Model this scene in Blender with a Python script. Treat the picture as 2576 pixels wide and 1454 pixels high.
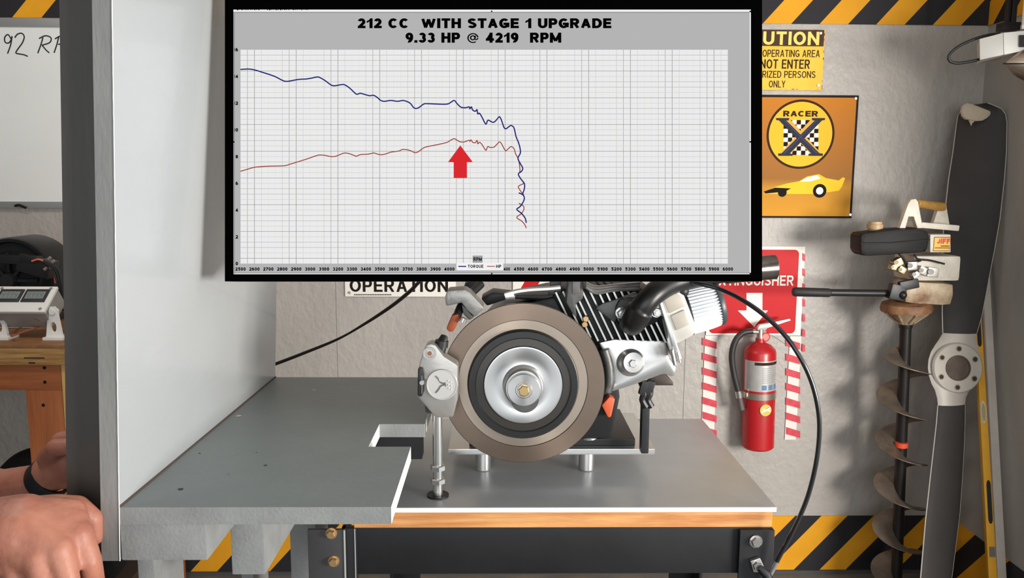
import bpy, bmesh, math, random
from mathutils import Vector, Matrix, Euler
random.seed(7)
scn = bpy.context.scene
COL = scn.collection
for o in list(bpy.data.objects): bpy.data.objects.remove(o)
PI = math.pi

# ------------------------------------------------------------------ camera
F, CX, CY = 2050.0, 1288.0, 727.0
EYE = Vector((0, 0, 1.425))
PITCH, YAW, ROLL = math.atan(279/F), 0.0166, 0.005
CM = (Matrix.Rotation(-YAW, 3, 'Z') @ Matrix.Rotation(PI/2-PITCH, 3, 'X') @ Matrix.Rotation(ROLL, 3, 'Z'))
cam = bpy.data.cameras.new('camera'); camo = bpy.data.objects.new('camera', cam); COL.objects.link(camo)
cam.sensor_width = 36.0; cam.lens = 36.0*F/2576.0; cam.clip_start = 0.02
camo.matrix_world = Matrix.Translation(EYE) @ CM.to_4x4()
scn.camera = camo

# ------------------------------------------------------------------ light
vs = scn.view_settings
vs.view_transform = 'Standard'; vs.look = 'None'; vs.gamma = 1.0; vs.exposure = 0.0; vs.use_curve_mapping = False
W = bpy.data.worlds.new('daylight'); scn.world = W; W.use_nodes = True
W.node_tree.nodes['Background'].inputs[0].default_value = (0.80, 0.90, 1.0, 1)
W.node_tree.nodes['Background'].inputs[1].default_value = 0.40
def area(name, loc, to, size, power, col=(1, 1, 1), sy=None):
    l = bpy.data.lights.new(name, 'AREA'); l.energy = power; l.color = col; l.size = size
    if sy: l.shape = 'RECTANGLE'; l.size_y = sy
    o = bpy.data.objects.new(name, l); COL.objects.link(o)
    o.location = loc; o.rotation_euler = (Vector(to)-Vector(loc)).to_track_quat('-Z', 'Y').to_euler()
    return o
area('key_daylight', (2.35, -0.35, 1.18), (0.5, 2.1, 1.0), 0.9, 120, (1.0, 0.95, 0.89), 0.7)
area('garage_door_daylight', (0.1, -2.3, 1.5), (0.1, 1.5, 1.0), 3.0, 46, (0.95, 0.98, 1.0), 1.7)
area('side_fill', (1.95, 0.75, 1.5), (-0.5, 0.85, 1.2), 1.1, 12, (0.92, 0.96, 1.0), 1.1)  # cool fill added at the right to lift the shield panel
area('left_fill', (-1.1, 1.2, 2.56), (-0.9, 2.2, 0.9), 0.9, 13, (1.0, 0.95, 0.89), 0.3)  # unseen overhead fill, added to brighten the whiteboard and left side

# ------------------------------------------------------------------ helpers
def ray(px, py):
    return CM @ Vector(((px-CX)/F, -(py-CY)/F, -1.0))
def at(px, py, Y):                      # point of the plane y = Y seen at that pixel
    d = ray(px, py); return EYE + d*(Y/d.y)
def atz(px, py, z):
    d = ray(px, py); return EYE + d*((z-EYE.z)/d.z)
def pxm(Y): return Y/F*1.012             # metres per pixel at depth Y
def kpx(p): return -(Vector(p)-EYE).dot(CM.col[2])/F

def lin(c):
    return tuple(((v/255)/12.92 if v <= 10 else (((v/255)+0.055)/1.055)**2.4) for v in c)
MATS = {}
def mat(name, rgb, rough=0.5, metal=0.0, var=0.0, vscale=8.0, bump=0.0, bscale=60.0, stretch=None, rgb2=None, coat=0.0, spec=0.5):
    if name in MATS: return MATS[name]
    m = bpy.data.materials.new(name); m.use_nodes = True; MATS[name] = m
    nt = m.node_tree; b = nt.nodes['Principled BSDF']
    c = lin(rgb)
    b.inputs['Base Color'].default_value = (*c, 1); b.inputs['Roughness'].default_value = rough
    b.inputs['Metallic'].default_value = metal; b.inputs['Coat Weight'].default_value = coat
    b.inputs['Specular IOR Level'].default_value = spec
    if var or bump or rgb2:
        tc = nt.nodes.new('ShaderNodeTexCoord'); mp = nt.nodes.new('ShaderNodeMapping')
        nt.links.new(tc.outputs['Object'], mp.inputs['Vector'])
        if stretch: mp.inputs['Scale'].default_value = stretch
    if var or rgb2:
        n = nt.nodes.new('ShaderNodeTexNoise'); n.inputs['Scale'].default_value = vscale
        n.inputs['Detail'].default_value = 6; n.inputs['Roughness'].default_value = 0.6
        nt.links.new(mp.outputs[0], n.inputs['Vector'])
        r = nt.nodes.new('ShaderNodeValToRGB'); nt.links.new(n.outputs['Fac'], r.inputs[0])
        c2 = lin(rgb2) if rgb2 else tuple(v*(1-var) for v in c)
        c1 = c if rgb2 else tuple(min(1, v*(1+var*0.6)) for v in c)
        r.color_ramp.elements[0].position = 0.32; r.color_ramp.elements[1].position = 0.68
        r.color_ramp.elements[0].color = (*c2, 1); r.color_ramp.elements[1].color = (*c1, 1)
        nt.links.new(r.outputs[0], b.inputs['Base Color'])
    if bump:
        n2 = nt.nodes.new('ShaderNodeTexNoise'); n2.inputs['Scale'].default_value = bscale
        n2.inputs['Detail'].default_value = 5
        nt.links.new(mp.outputs[0], n2.inputs['Vector'])
        bp = nt.nodes.new('ShaderNodeBump'); bp.inputs['Strength'].default_value = bump; bp.inputs['Distance'].default_value = 0.004
        nt.links.new(n2.outputs['Fac'], bp.inputs['Height']); nt.links.new(bp.outputs[0], b.inputs['Normal'])
    return m
def glow(name, rgb, k=1.0):
    if name in MATS: return MATS[name]
    m = bpy.data.materials.new(name); m.use_nodes = True; MATS[name] = m
    b = m.node_tree.nodes['Principled BSDF']; b.inputs['Base Color'].default_value = (0.0, 0.0, 0.0, 1)
    b.inputs['Roughness'].default_value = 0.6; b.inputs['Specular IOR Level'].default_value = 0.0
    b.inputs['Emission Color'].default_value = (*lin(rgb), 1); b.inputs['Emission Strength'].default_value = k
    return m

class MB:
    def __init__(s): s.b = bmesh.new()
    def _add(s, verts, faces):
        vs_ = [s.b.verts.new(v) for v in verts]
        for f in faces:
            try: s.b.faces.new([vs_[i] for i in f])
            except ValueError: pass
        return vs_
    def box(s, c, size, rot=None, bev=0.0):
        t = bmesh.new(); bmesh.ops.create_cube(t, size=1.0)
        for v in t.verts: v.co = Vector((v.co.x*size[0], v.co.y*size[1], v.co.z*size[2]))
        if bev: bmesh.ops.bevel(t, geom=t.edges[:], offset=bev, segments=2, affect='EDGES', profile=0.7)
        R = rot if isinstance(rot, Matrix) else (Euler(rot).to_matrix() if rot else Matrix.Identity(3))
        for v in t.verts: v.co = R @ v.co + Vector(c)
        return s.merge(t)
    def merge(s, t):
        me = bpy.data.meshes.new('tmp'); t.to_mesh(me); t.free(); s.b.from_mesh(me); bpy.data.meshes.remove(me); return s
    def quad(s, *p): s._add([Vector(q) for q in p], [list(range(len(p)))]); return s
    def prism(s, poly, ext, bev=0.0):        # polygon (3-D points) swept along ext
        n = len(poly); P = [Vector(p) for p in poly]; e = Vector(ext)
        t = bmesh.new(); a = [t.verts.new(p) for p in P]; b = [t.verts.new(p+e) for p in P]
        t.faces.new(a); t.faces.new(b[::-1])
        for i in range(n): t.faces.new((a[i], b[i], b[(i+1) % n], a[(i+1) % n]))
        bmesh.ops.recalc_face_normals(t, faces=t.faces[:])
        if bev:
            ed = [x for x in t.edges if len(x.link_faces) == 2 and x.calc_face_angle(0) > 0.45]
            bmesh.ops.bevel(t, geom=ed, offset=bev, segments=2, affect='EDGES', profile=0.6)
        return s.merge(t)
    def ppx(s, poly, Y0, Y1, bev=0.0):       # outline at depth Y0, real thickness to Y1
        return s.prism([at(x, y, Y0) for x, y in poly], (0, Y1-Y0, 0), bev)
    def lathe(s, o, ax, prof, n=48, ang=2*PI, ref=None):   # prof: (distance along axis, radius)
        o = Vector(o); ax = Vector(ax).normalized()
        u = Vector(ref).normalized() if ref else ax.orthogonal().normalized(); w = ax.cross(u)
        V = []; Fc = []
        full = abs(ang-2*PI) < 1e-6; m = n if full else n+1
        for a, r in prof:
            for i in range(m):
                th = ang*i/n; V.append(o + ax*a + (u*math.cos(th)+w*math.sin(th))*max(r, 1e-5))
        for k in range(len(prof)-1):
            for i in range(n):
                j = (i+1) % m
                Fc.append((k*m+i, k*m+j, (k+1)*m+j, (k+1)*m+i))
        s._add(V, Fc); return s
    def cyl(s, p0, p1, r0, r1=None, n=20, bev=0.0):
        p0 = Vector(p0); p1 = Vector(p1); L = (p1-p0).length; r1 = r0 if r1 is None else r1
        if bev: pr = [(0, 0), (0, r0-bev), (bev, r0), (L-bev, r1), (L, r1-bev), (L, 0)]
        else: pr = [(0, 0), (0, r0), (L, r1), (L, 0)]
        return s.lathe(p0, p1-p0, pr, n)
    def tube(s, pts, r, n=10, cap=True):
        pts = [Vector(p) for p in pts]; m = len(pts)
        rs = r if isinstance(r, (list, tuple)) else [r]*m
        V = []; prev = None
        for i, p in enumerate(pts):
            t = (pts[min(i+1, m-1)]-pts[max(i-1, 0)]).normalized()
            if prev is None: u = t.orthogonal().normalized()
            else:
                u = prev - t*prev.dot(t)
                u = u.normalized() if u.length > 1e-6 else t.orthogonal().normalized()
            prev = u; w = t.cross(u)
            for k in range(n):
                a = 2*PI*k/n; V.append(p + (u*math.cos(a)+w*math.sin(a))*rs[i])
        Fc = [(i*n+k, i*n+(k+1) % n, (i+1)*n+(k+1) % n, (i+1)*n+k) for i in range(m-1) for k in range(n)]
        if cap: Fc += [tuple(range(n))[::-1], tuple((m-1)*n+k for k in range(n))]
        s._add(V, Fc); return s
    def ball(s, c, r, sc=(1, 1, 1), n=16):
        t = bmesh.new(); bmesh.ops.create_uvsphere(t, u_segments=n, v_segments=max(6, n//2), radius=r)
        for v in t.verts: v.co = Vector((v.co.x*sc[0], v.co.y*sc[1], v.co.z*sc[2])) + Vector(c)
        return s.merge(t)
    def hexnut(s, p, ax, r, h): 
        return s.lathe(p, ax, [(0, 0), (0, r), (h*0.8, r), (h, r*0.86), (h, 0)], 6)
    def ribbon(s, pts, w, nrm=(0, -1, 0)):
        pts = [Vector(p) for p in pts]; nrm = Vector(nrm); m = len(pts); V = []
        for i, p in enumerate(pts):
            t = (pts[min(i+1, m-1)]-pts[max(i-1, 0)]); d = t.cross(nrm).normalized()*w/2
            V += [p-d, p+d]
        s._add(V, [(2*i, 2*i+1, 2*i+3, 2*i+2) for i in range(m-1)]); return s
def spline(pts, k=6):
    P = [Vector(p) for p in pts]; P = [P[0]*2-P[1]] + P + [P[-1]*2-P[-2]]; out = []
    for i in range(1, len(P)-2):
        for j in range(k):
            t = j/k; a, b, c, d = P[i-1], P[i], P[i+1], P[i+2]
            out.append(0.5*((2*b)+(c-a)*t+(2*a-5*b+4*c-d)*t*t+(3*b-3*c+d-a)*t**3))
    out.append(P[-2]); return out
def spx(pts, Y, k=6):                       # smooth curve through pixels at depth Y (or per-point Y)
    return spline([at(p[0], p[1], p[2] if len(p) > 2 else Y) for p in pts], k)

ROOT = {}
def props(o, label=None, cat=None, group=None, kind=None):
    if label: o['label'] = label
    if cat: o['category'] = cat
    if group: o['group'] = group
    if kind: o['kind'] = kind
    return o
def thing(name, label, cat, loc, group=None):
    o = bpy.data.objects.new(name, None); COL.objects.link(o); o.location = loc; o.empty_display_size = 0.05
    ROOT[o] = Vector(loc); return props(o, label, cat, group)
def part(name, mb, m, parent=None, smooth=True, label=None, loc=None, kind=None, weld=True):
    b = mb.b if isinstance(mb, MB) else mb
    if weld: bmesh.ops.remove_doubles(b, verts=b.verts[:], dist=1e-6)
    bmesh.ops.recalc_face_normals(b, faces=b.faces[:])
    off = ROOT[parent] if parent is not None else Vector(loc or (0, 0, 0))
    for v in b.verts: v.co -= off
    me = bpy.data.meshes.new(name); b.to_mesh(me); b.free()
    for x in (m if isinstance(m, (list, tuple)) else [m]): me.materials.append(x)
    if smooth:
        me.shade_smooth()
        try: me.set_sharp_from_angle(angle=math.radians(38))
        except Exception: pass
    o = bpy.data.objects.new(name, me); COL.objects.link(o)
    if parent is not None: o.parent = parent
    else: o.location = off
    ROOT[o] = off
    return props(o, label, None, None, kind)
def solo(name, mb, m, label, cat, loc, group=None, smooth=True):
    return props(part(name, mb, m, None, smooth, None, loc), label, cat, group)
def struct(name, mb, m, parent=None, smooth=False):
    o = part(name, mb, m, parent, smooth)
    if parent is None: o['kind'] = 'structure'
    return o
def _arc(cx, cy, rx, ry, a0, a1, n=14):
    return [(cx+rx*math.cos(math.radians(a0+(a1-a0)*i/n)), cy+ry*math.sin(math.radians(a0+(a1-a0)*i/n))) for i in range(n+1)]
_A = _arc
def _bowl(x0, xr, y1, y0): # right-hand bowl from (x0,y1) round to (x0,y0)
    ry = (y1-y0)/2; rx = min(0.5, ry*1.1); return [(x0, y1)] + _A(xr-rx, (y1+y0)/2, rx, ry, 90, -90) + [(x0, y0)]
# lettering drawn from strokes: 'L' straight strokes with square ends, 'C' smooth strokes; glyph box 0..1
GL = {
 'A': (.80, [('L', (0, -.12), (.5, 1.1)), ('L', (.5, 1.1), (1, -.12)), ('L', (.22, .28), (.78, .28))]),
 'B': (.72, [('L', (0, 0), (0, 1)), ('C', *_bowl(0, .95, 1, .54)), ('C', *_bowl(0, 1, .54, 0))]),
 'C': (.76, [('C', *_A(.5, .5, .5, .5, 42, 318, 24))]),
 'D': (.76, [('L', (0, 0), (0, 1)), ('C', (0, 1), *_A(.42, .5, .58, .5, 90, -90, 18), (0, 0))]),
 'E': (.64, [('L', (0, 0), (0, 1)), ('L', (0, 1), (1, 1)), ('L', (0, .52), (.9, .52)), ('L', (0, 0), (1, 0))]),
 'F': (.60, [('L', (0, 0), (0, 1)), ('L', (0, 1), (1, 1)), ('L', (0, .52), (.85, .52))]),
 'G': (.80, [('C', *_A(.5, .5, .5, .5, 42, 345, 24)), ('L', (1, .42), (.6, .42)), ('L', (.98, .12), (.98, .42))]),
 'H': (.74, [('L', (0, 0), (0, 1)), ('L', (1, 0), (1, 1)), ('L', (0, .52), (1, .52))]),
 'I': (.0, [('L', (0, 0), (0, 1))]),
 'J': (.56, [('C', (1, 1), (1, .3), *_A(.5, .3, .5, .3, 0, -180)[1:])]),
 'K': (.74, [('L', (0, 0), (0, 1)), ('L', (1, 1.1), (.05, .35)), ('L', (.36, .58), (1.05, -.1))]),
 'L': (.60, [('L', (0, 0), (0, 1)), ('L', (0, 0), (1, 0))]),
 'M': (.92, [('L', (0, 0), (0, 1)), ('L', (1, 0), (1, 1)), ('L', (.02, 1.0), (.5, .05)), ('L', (.98, 1.0), (.5, .05))]),
 'N': (.76, [('L', (0, 0), (0, 1)), ('L', (1, 0), (1, 1)), ('L', (.02, 1), (.98, 0))]),
 'O': (.82, [('C', *_A(.5, .5, .5, .5, 0, 360, 32))]),
 'P': (.68, [('L', (0, 0), (0, 1)), ('C', *_bowl(0, 1, 1, .44))]),
 'Q': (.82, [('C', *_A(.5, .5, .5, .5, 0, 360, 32)), ('L', (.62, .28), (1.0, -.02))]),
 'R': (.74, [('L', (0, 0), (0, 1)), ('C', *_bowl(0, .94, 1, .47)), ('L', (.5, .46), (1.0, -.12))]),
 'S': (.70, [('C', *_A(.5, .76, .47, .24, 20, 200, 12), *_A(.5, .26, .5, .26, 120, 75, 3)[:0], (.30, .575), (.5, .52), (.72, .46), *_A(.5, .24, .5, .24, 35, -160, 12))]),
 'T': (.68, [('L', (0, 1), (1, 1)), ('L', (.5, 0), (.5, 1))]),
 'U': (.74, [('C', (0, 1.2), (0, .34), *_A(.5, .34, .5, .34, 180, 360, 16)[1:], (1, 1.2))]),
 'V': (.80, [('L', (0, 1.12), (.5, -.1)), ('L', (.5, -.1), (1, 1.12))]),
 'W': (1.15, [('L', (0, 1.1), (.25, -.1)), ('L', (.25, -.1), (.5, 1.05)), ('L', (.5, 1.05), (.75, -.1)), ('L', (.75, -.1), (1, 1.1))]),
 'X': (.80, [('L', (0, 1.1), (1, -.1)), ('L', (1, 1.1), (0, -.1))]),
 'Y': (.78, [('L', (0, 1.12), (.5, .42)), ('L', (1, 1.12), (.5, .42)), ('L', (.5, 0), (.5, .45))]),
 'Z': (.70, [('L', (0, 1), (1, 1)), ('L', (.97, .97), (.03, .03)), ('L', (0, 0), (1, 0))]),
 '0': (.60, [('C', *_A(.5, .5, .5, .5, 0, 360, 28))]),
 '1': (.46, [('P', (.46, 0), (1, 0), (1, 1), (.60, 1), (.40, .84), (0, .72), (0, .53), (.24, .58), (.46, .68))]),
 '2': (.62, [('C', *_A(.5, .70, .47, .30, 165, -35, 14), (.55, .32), (.05, .02)), ('L', (.05, 0), (1, 0))]),
 '3': (.62, [('C', *_A(.47, .76, .43, .24, 160, -90, 12)), ('C', *_A(.47, .26, .5, .27, 90, -165, 14))]),
 '4': (.66, [('L', (.72, 0), (.72, 1)), ('L', (.70, .98), (.02, .28)), ('L', (0, .25), (1, .25))]),
 '5': (.62, [('L', (.18, 1), (.95, 1)), ('L', (.18, .96), (.1, .52)), ('C', (.08, .50), *_A(.48, .31, .5, .31, 120, -160, 18))]),
 '6': (.62, [('C', *_A(.5, .31, .5, .31, 0, 360, 24)), ('C', *_A(.62, .42, .62, .58, 75, 190, 12))]),
 '7': (.60, [('L', (0, 1), (1, 1)), ('C', (.98, 1.0), (.66, .6), (.45, .2), (.40, -.2))]),
 '8': (.62, [('C', *_A(.5, .76, .44, .24, 0, 360, 22)), ('C', *_A(.5, .27, .5, .27, 0, 360, 22))]),
 '9': (.62, [('C', *_A(.5, .69, .5, .31, 0, 360, 24)), ('C', *_A(.38, .58, .62, .58, -105, 10, 12))]),
 '.': (.0, [('L', (0, 0), (0, .01))]),
 '@': (1.05, [('C', *_A(.5, .45, .5, .58, -55, -352, 32)), ('C', *_A(.48, .48, .22, .26, 0, 360, 20)), ('C', (.74, .78), (.70, .32), (.80, .22), (.92, .28), (1.0, .45))]),
}
def text_bm(s, X0, X1, Z0, Z1, Y, bold=0.12, shear=0.0, narrow=1.0, gap=None):
    sw = bold; mb = MB(); x = 0.0; gap = gap or (0.13 if bold < 0.24 else 0.085)
    for ch in s:
        if ch == ' ': x += 0.42*narrow; continue
        w, st = GL[ch]; w = w*narrow; sq = sw*(0.45 if ch == '@' else 1.0); sm = MB()
        W_ = max(w-sw, 0.0) if w else 0.0; hw = sq/2
        def P(p): return Vector((x+sw/2+p[0]*W_, 0, sw/2+p[1]*(1-sw)))
        for ki, (kind, *pts) in enumerate(st):
            q = [P(p)+Vector((0, ki*0.00004, 0)) for p in pts]
            if kind == 'P':
                wq = w
                sm.quad(*[Vector((x+(1-(1-a_)*(1 if a_ < .4 else sw/0.25))*wq, ki*0.00004, c_)) for a_, c_ in pts])
            elif kind == 'L':
                a, c = q; d = (c-a); d = d.normalized() if d.length > 1e-6 else Vector((0, 0, 1))
                if abs(pts[0][0]-pts[1][0]) < 1e-6 or abs(pts[0][1]-pts[1][1]) < 1e-6: a = a-d*hw; c = c+d*hw
                n_ = Vector((d.z, 0, -d.x))*hw*(1.0 if abs(d.x) < .05 or abs(d.z) < .05 else 0.92)
                sm.quad(a-n_, c-n_, c+n_, a+n_)
            else:
                m = len(q); V = []; closed = (q[0]-q[-1]).length < 1e-5
                for i in range(m):
                    t0 = q[i-1] if i else (q[-2] if closed else q[0]); t1 = q[i+1] if i < m-1 else (q[1] if closed else q[-1])
                    t = (t1-t0).normalized(); n_ = Vector((t.z, 0, -t.x))*hw; V += [q[i]-n_, q[i]+n_]
                sm._add(V, [(2*i, 2*i+1, 2*i+3, 2*i+2) for i in range(m-1)])
        if ch not in '@':
            for z_, nz in ((0.0, -1), (1.0, 1)):
                bmesh.ops.bisect_plane(sm.b, geom=sm.b.verts[:]+sm.b.edges[:]+sm.b.faces[:], plane_co=(0, 0, z_), plane_no=(0, 0, nz), clear_outer=True)
        mb.merge(sm.b); x += max(w, sw)+gap*narrow
    t = mb.b
    xs = [v.co.x for v in t.verts]; x0, x1 = min(xs), max(xs)
    zz = [v.co.z for v in t.verts]; y0, y1 = (0.0, 1.0)
    for v in t.verts: v.co = Vector((X0+(v.co.x-x0)/(x1-x0)*(X1-X0), Y-v.co.y, Z0+(v.co.z-y0)/(y1-y0)*(Z1-Z0)))
    return t
def textpx(mb, s, x0, y0, x1, y1, Y, bold=0.12, narrow=1.0):
    a = at(x0, y1, Y); b = at(x1, y0, Y)
    mb.merge(text_bm(s, a.x, b.x, a.z, b.z, Y, bold, 0.0, narrow)); return mb
def rectpx(mb, x0, y0, x1, y1, Y, th=0.0, bev=0.0):
    a = at(x0, y1, Y); b = at(x1, y0, Y)
    if th: mb.box(((a.x+b.x)/2, Y+th/2, (a.z+b.z)/2), (b.x-a.x, th, b.z-a.z), None, bev)
    else: mb.quad((a.x, Y, a.z), (b.x, Y, a.z), (b.x, Y, b.z), (a.x, Y, b.z))
    return mb
def polypx(mb, pts, Y):
    mb.quad(*[at(x, y, Y) for x, y in pts]); return mb

# ------------------------------------------------------------------ room
WY = 2.80; WX = 1.64; CEIL = 2.62; XL = -3.0; YN = -2.2
M_wall = mat('painted_plywood', (172, 166, 159), 0.45, 0, 0.10, 3.0, 0.9, 48, (1, 1, 0.7))
M_wallr = mat('painted_side_wall', (158, 155, 150), 0.45, 0, 0.10, 3.0, 0.3, 30, (1, 1, 0.5))
M_floor = mat('concrete_floor', (104, 102, 99), 0.6, 0, 0.25, 5, 0.3, 80)
M_ceil = mat('ceiling_paint', (200, 198, 194), 0.8, 0, 0.05, 4)
b = MB(); b.box(((XL+WX)/2, (YN+WY)/2, -0.05), (WX-XL+0.2, WY-YN+0.2, 0.1)); struct('floor', b, M_floor)
b = MB(); b.box(((XL+WX)/2, (YN+WY)/2, CEIL+0.05), (WX-XL+0.2, WY-YN+0.2, 0.1)); struct('ceiling', b, M_ceil)
def wall_panels(name, axis, cuts, fixed, m, sgn):
    b = MB(); lo, hi = cuts[0], cuts[-1]
    if axis == 'x': b.box(((lo+hi)/2, fixed+0.045, CEIL/2), (hi-lo, 0.05, CEIL))
    else: b.box((fixed+0.045, (lo+hi)/2, CEIL/2), (0.05, hi-lo, CEIL))
    w = struct(name, b, mat('wall_backing', (90, 88, 85), 0.8))
    for i in range(len(cuts)-1):
        a, c = cuts[i]+0.0004, cuts[i+1]-0.0004; b = MB()
        if axis == 'x': b.box(((a+c)/2, fixed+0.01, CEIL/2), (c-a, 0.02, CEIL), None, 0.0015)
        else: b.box((fixed+0.01, (a+c)/2, CEIL/2), (0.02, c-a, CEIL), None, 0.0015)
        part('panel', b, m, w, False)
    return w
sx = at(847, 850, WY).x
wall_back = wall_panels('wall_back', 'x', [XL, sx-1.22, sx, sx+1.22, WX+0.02], WY, M_wall, 1)
wall_right = wall_panels('wall_right', 'y', [1.75, WY], WX, M_wallr, 1)

wall_left = wall_panels('wall_left', 'y', [YN, YN+1.22, YN+2.44, YN+3.66, WY], XL-0.065, mat('painted_left_wall', (165, 160, 154), 0.5, 0, 0.1, 3, 0.5, 42), 1)
# hazard bands: flat paint on thin strips
def hazard_mat(kz):
    m = bpy.data.materials.new('hazard_stripes'); m.use_nodes = True; nt = m.node_tree; b = nt.nodes['Principled BSDF']
    tc = nt.nodes.new('ShaderNodeTexCoord'); sp = nt.nodes.new('ShaderNodeSeparateXYZ'); nt.links.new(tc.outputs['Object'], sp.inputs[0])
    def M(op, a, c):
        n = nt.nodes.new('ShaderNodeMath'); n.operation = op
        for i, v in enumerate((a, c)):
            if isinstance(v, (int, float)): n.inputs[i].default_value = v
            else: nt.links.new(v, n.inputs[i])
        return n.outputs[0]
    u = M('ADD', sp.outputs[0], M('MULTIPLY', sp.outputs[1], -1.0))
    u = M('SUBTRACT', u, M('MULTIPLY', sp.outputs[2], kz))
    fr = M('FRACT', M('ADD', M('DIVIDE', u, 0.1905), 10.0), 0)
    st = M('GREATER_THAN', fr, 0.5)
    nz = nt.nodes.new('ShaderNodeTexNoise'); nz.inputs['Scale'].default_value = 9; nz.inputs['Detail'].default_value = 8
    nt.links.new(tc.outputs['Object'], nz.inputs['Vector'])
    r1 = nt.nodes.new('ShaderNodeValToRGB'); nt.links.new(nz.outputs['Fac'], r1.inputs[0])
    r1.color_ramp.elements[0].color = (*lin((206, 140, 30)), 1); r1.color_ramp.elements[1].color = (*lin((236, 168, 40)), 1)
    mx = nt.nodes.new('ShaderNodeMix'); mx.data_type = 'RGBA'
    nt.links.new(st, mx.inputs[0]); mx.inputs[6].default_value = (*lin((43, 42, 44)), 1)
    nt.links.new(r1.outputs[0], mx.inputs[7]); nt.links.new(mx.outputs[2], b.inputs['Base Color'])
    b.inputs['Roughness'].default_value = 0.6; b.inputs['Specular IOR Level'].default_value = 0.15
    return m
M_hazt, M_hazb = hazard_mat(0.9), hazard_mat(0.9)
z_tb = at(2200, 62, WY).z; z_bt = at(2100, 1297, WY).z; z_bb = at(2100, 1436, WY).z
def band(name, z0, z1, dx, M_haz):
    b = MB(); b.box(((XL+WX)/2, WY-0.002, (z0+z1)/2), (WX-XL, 0.004, z1-z0))
    o = struct(name, b, M_haz); 
    for v in o.data.vertices: v.co.x -= dx
    o.location.x = dx
def bandr(name, z0, z1, dy, M_haz):
    b = MB(); b.box((WX-0.002, (1.75+WY)/2, (z0+z1)/2), (0.004, WY-1.75-0.008, z1-z0))
    o = struct(name, b, M_haz)
    for v in o.data.vertices: v.co.y -= dy
    o.location.y = dy
TOPDX, BOTDX = 0.051, -0.011
band('trim_1', z_tb, z_tb+0.2, TOPDX, M_hazt); band('trim_2', max(0.004, z_bb), z_bt, BOTDX, M_hazb)
bandr('trim_3', z_tb, z_tb+0.2, 0.02, M_hazt); bandr('trim_4', max(0.004, z_bb), z_bt, 0.05, M_hazb)
b = MB(); b.box(((XL+WX)/2, WY-0.006, max(0.012, z_bb)/2), (WX-XL, 0.012, max(0.012, z_bb)))
struct('baseboard_back', b, mat('dark_base', (70, 69, 68), 0.7))

# ------------------------------------------------------------------ wall signs
M_scr = mat('screw_steel', (200, 198, 192), 0.35, 0.9)
def screw(parent, x, y, Y, r=0.006):
    p = at(x, y, Y); b = MB(); b.cyl(p+Vector((0, 0.001, 0)), p-Vector((0, 0.004, 0)), r, r*0.7, 12); part('screw', b, M_scr, parent)
M_ink = mat('print_black', (33, 29, 27), 0.8, 0, 0, 8, 0, 60, None, None, 0, 0.1); M_brown = mat('print_brown', (58, 42, 32), 0.8, 0, 0, 8, 0, 60, None, None, 0, 0.1)
SY = WY-0.004
# caution sign
t = thing('caution_sign', 'rusty yellow tin sign headed CAUTION on the back wall', 'sign', at(1955, 226, SY))
b = MB(); rectpx(b, 1834, 75, 2076, 226, SY-0.003, 0.006, 0.002)
part('plate', b, mat('tin_yellow', (226, 180, 64), 0.6, 0, 0, 7, 0, 60, None, (240, 196, 78), 0, 0.15), t)
b = MB(); rectpx(b, 1840, 75.5, 2074, 115, SY-0.0034); part('heading_band', b, mat('tin_brown', (74, 52, 40), 0.5, 0, 0.3, 30, 0, 60, None, None, 0, 0.12), t, False)
b = MB(); textpx(b, 'CAUTION', 1850, 80, 2062, 112, SY-0.0040, 0.2); part('heading_lettering', b, mat('tin_yellow_print', (244, 206, 96), 0.5), t, False)
b = MB(); textpx(b, 'OPERATING AREA', 1918, 126, 2063, 143, SY-0.0036, 0.13, 0.8); textpx(b, 'DO NOT ENTER', 1872, 150, 2038, 172, SY-0.0036, 0.15, 0.8)
textpx(b, 'AUTHORIZED PERSONS', 1858, 179, 2052, 195, SY-0.0036, 0.13, 0.8); textpx(b, 'ONLY', 1934, 203, 1976, 220, SY-0.0036, 0.13, 0.8)
part('lettering', b, M_brown, t, False)
b = MB()
for i in range(26):
    e = random.choice(['b', 'r', 't']); 
    if e == 'b': x, y = random.uniform(1840, 2064), 224.5
    elif e == 'r': y = random.uniform(78, 224); x = 2075-(y-75)*0.05
    else: x, y = random.uniform(2030, 2074), 76
    p = at(x, y, SY-0.0033); r = random.uniform(0.001, 0.0035)
    b.quad(*[p+Vector((math.cos(k*1.05)*r*1.8*random.uniform(.7, 1.2) if e != 'r' else math.cos(k*1.05)*r*.6, 0, math.sin(k*1.05)*r*(0.6 if e != 'r' else 1.8))) for k in range(6)])
part('rust_spots', b, mat('rust_red', (190, 90, 60), 0.8), t, False, kind='stuff')
for x, y in ((2064, 84), (2058, 215)): screw(t, x, y, SY-0.003)
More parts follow.
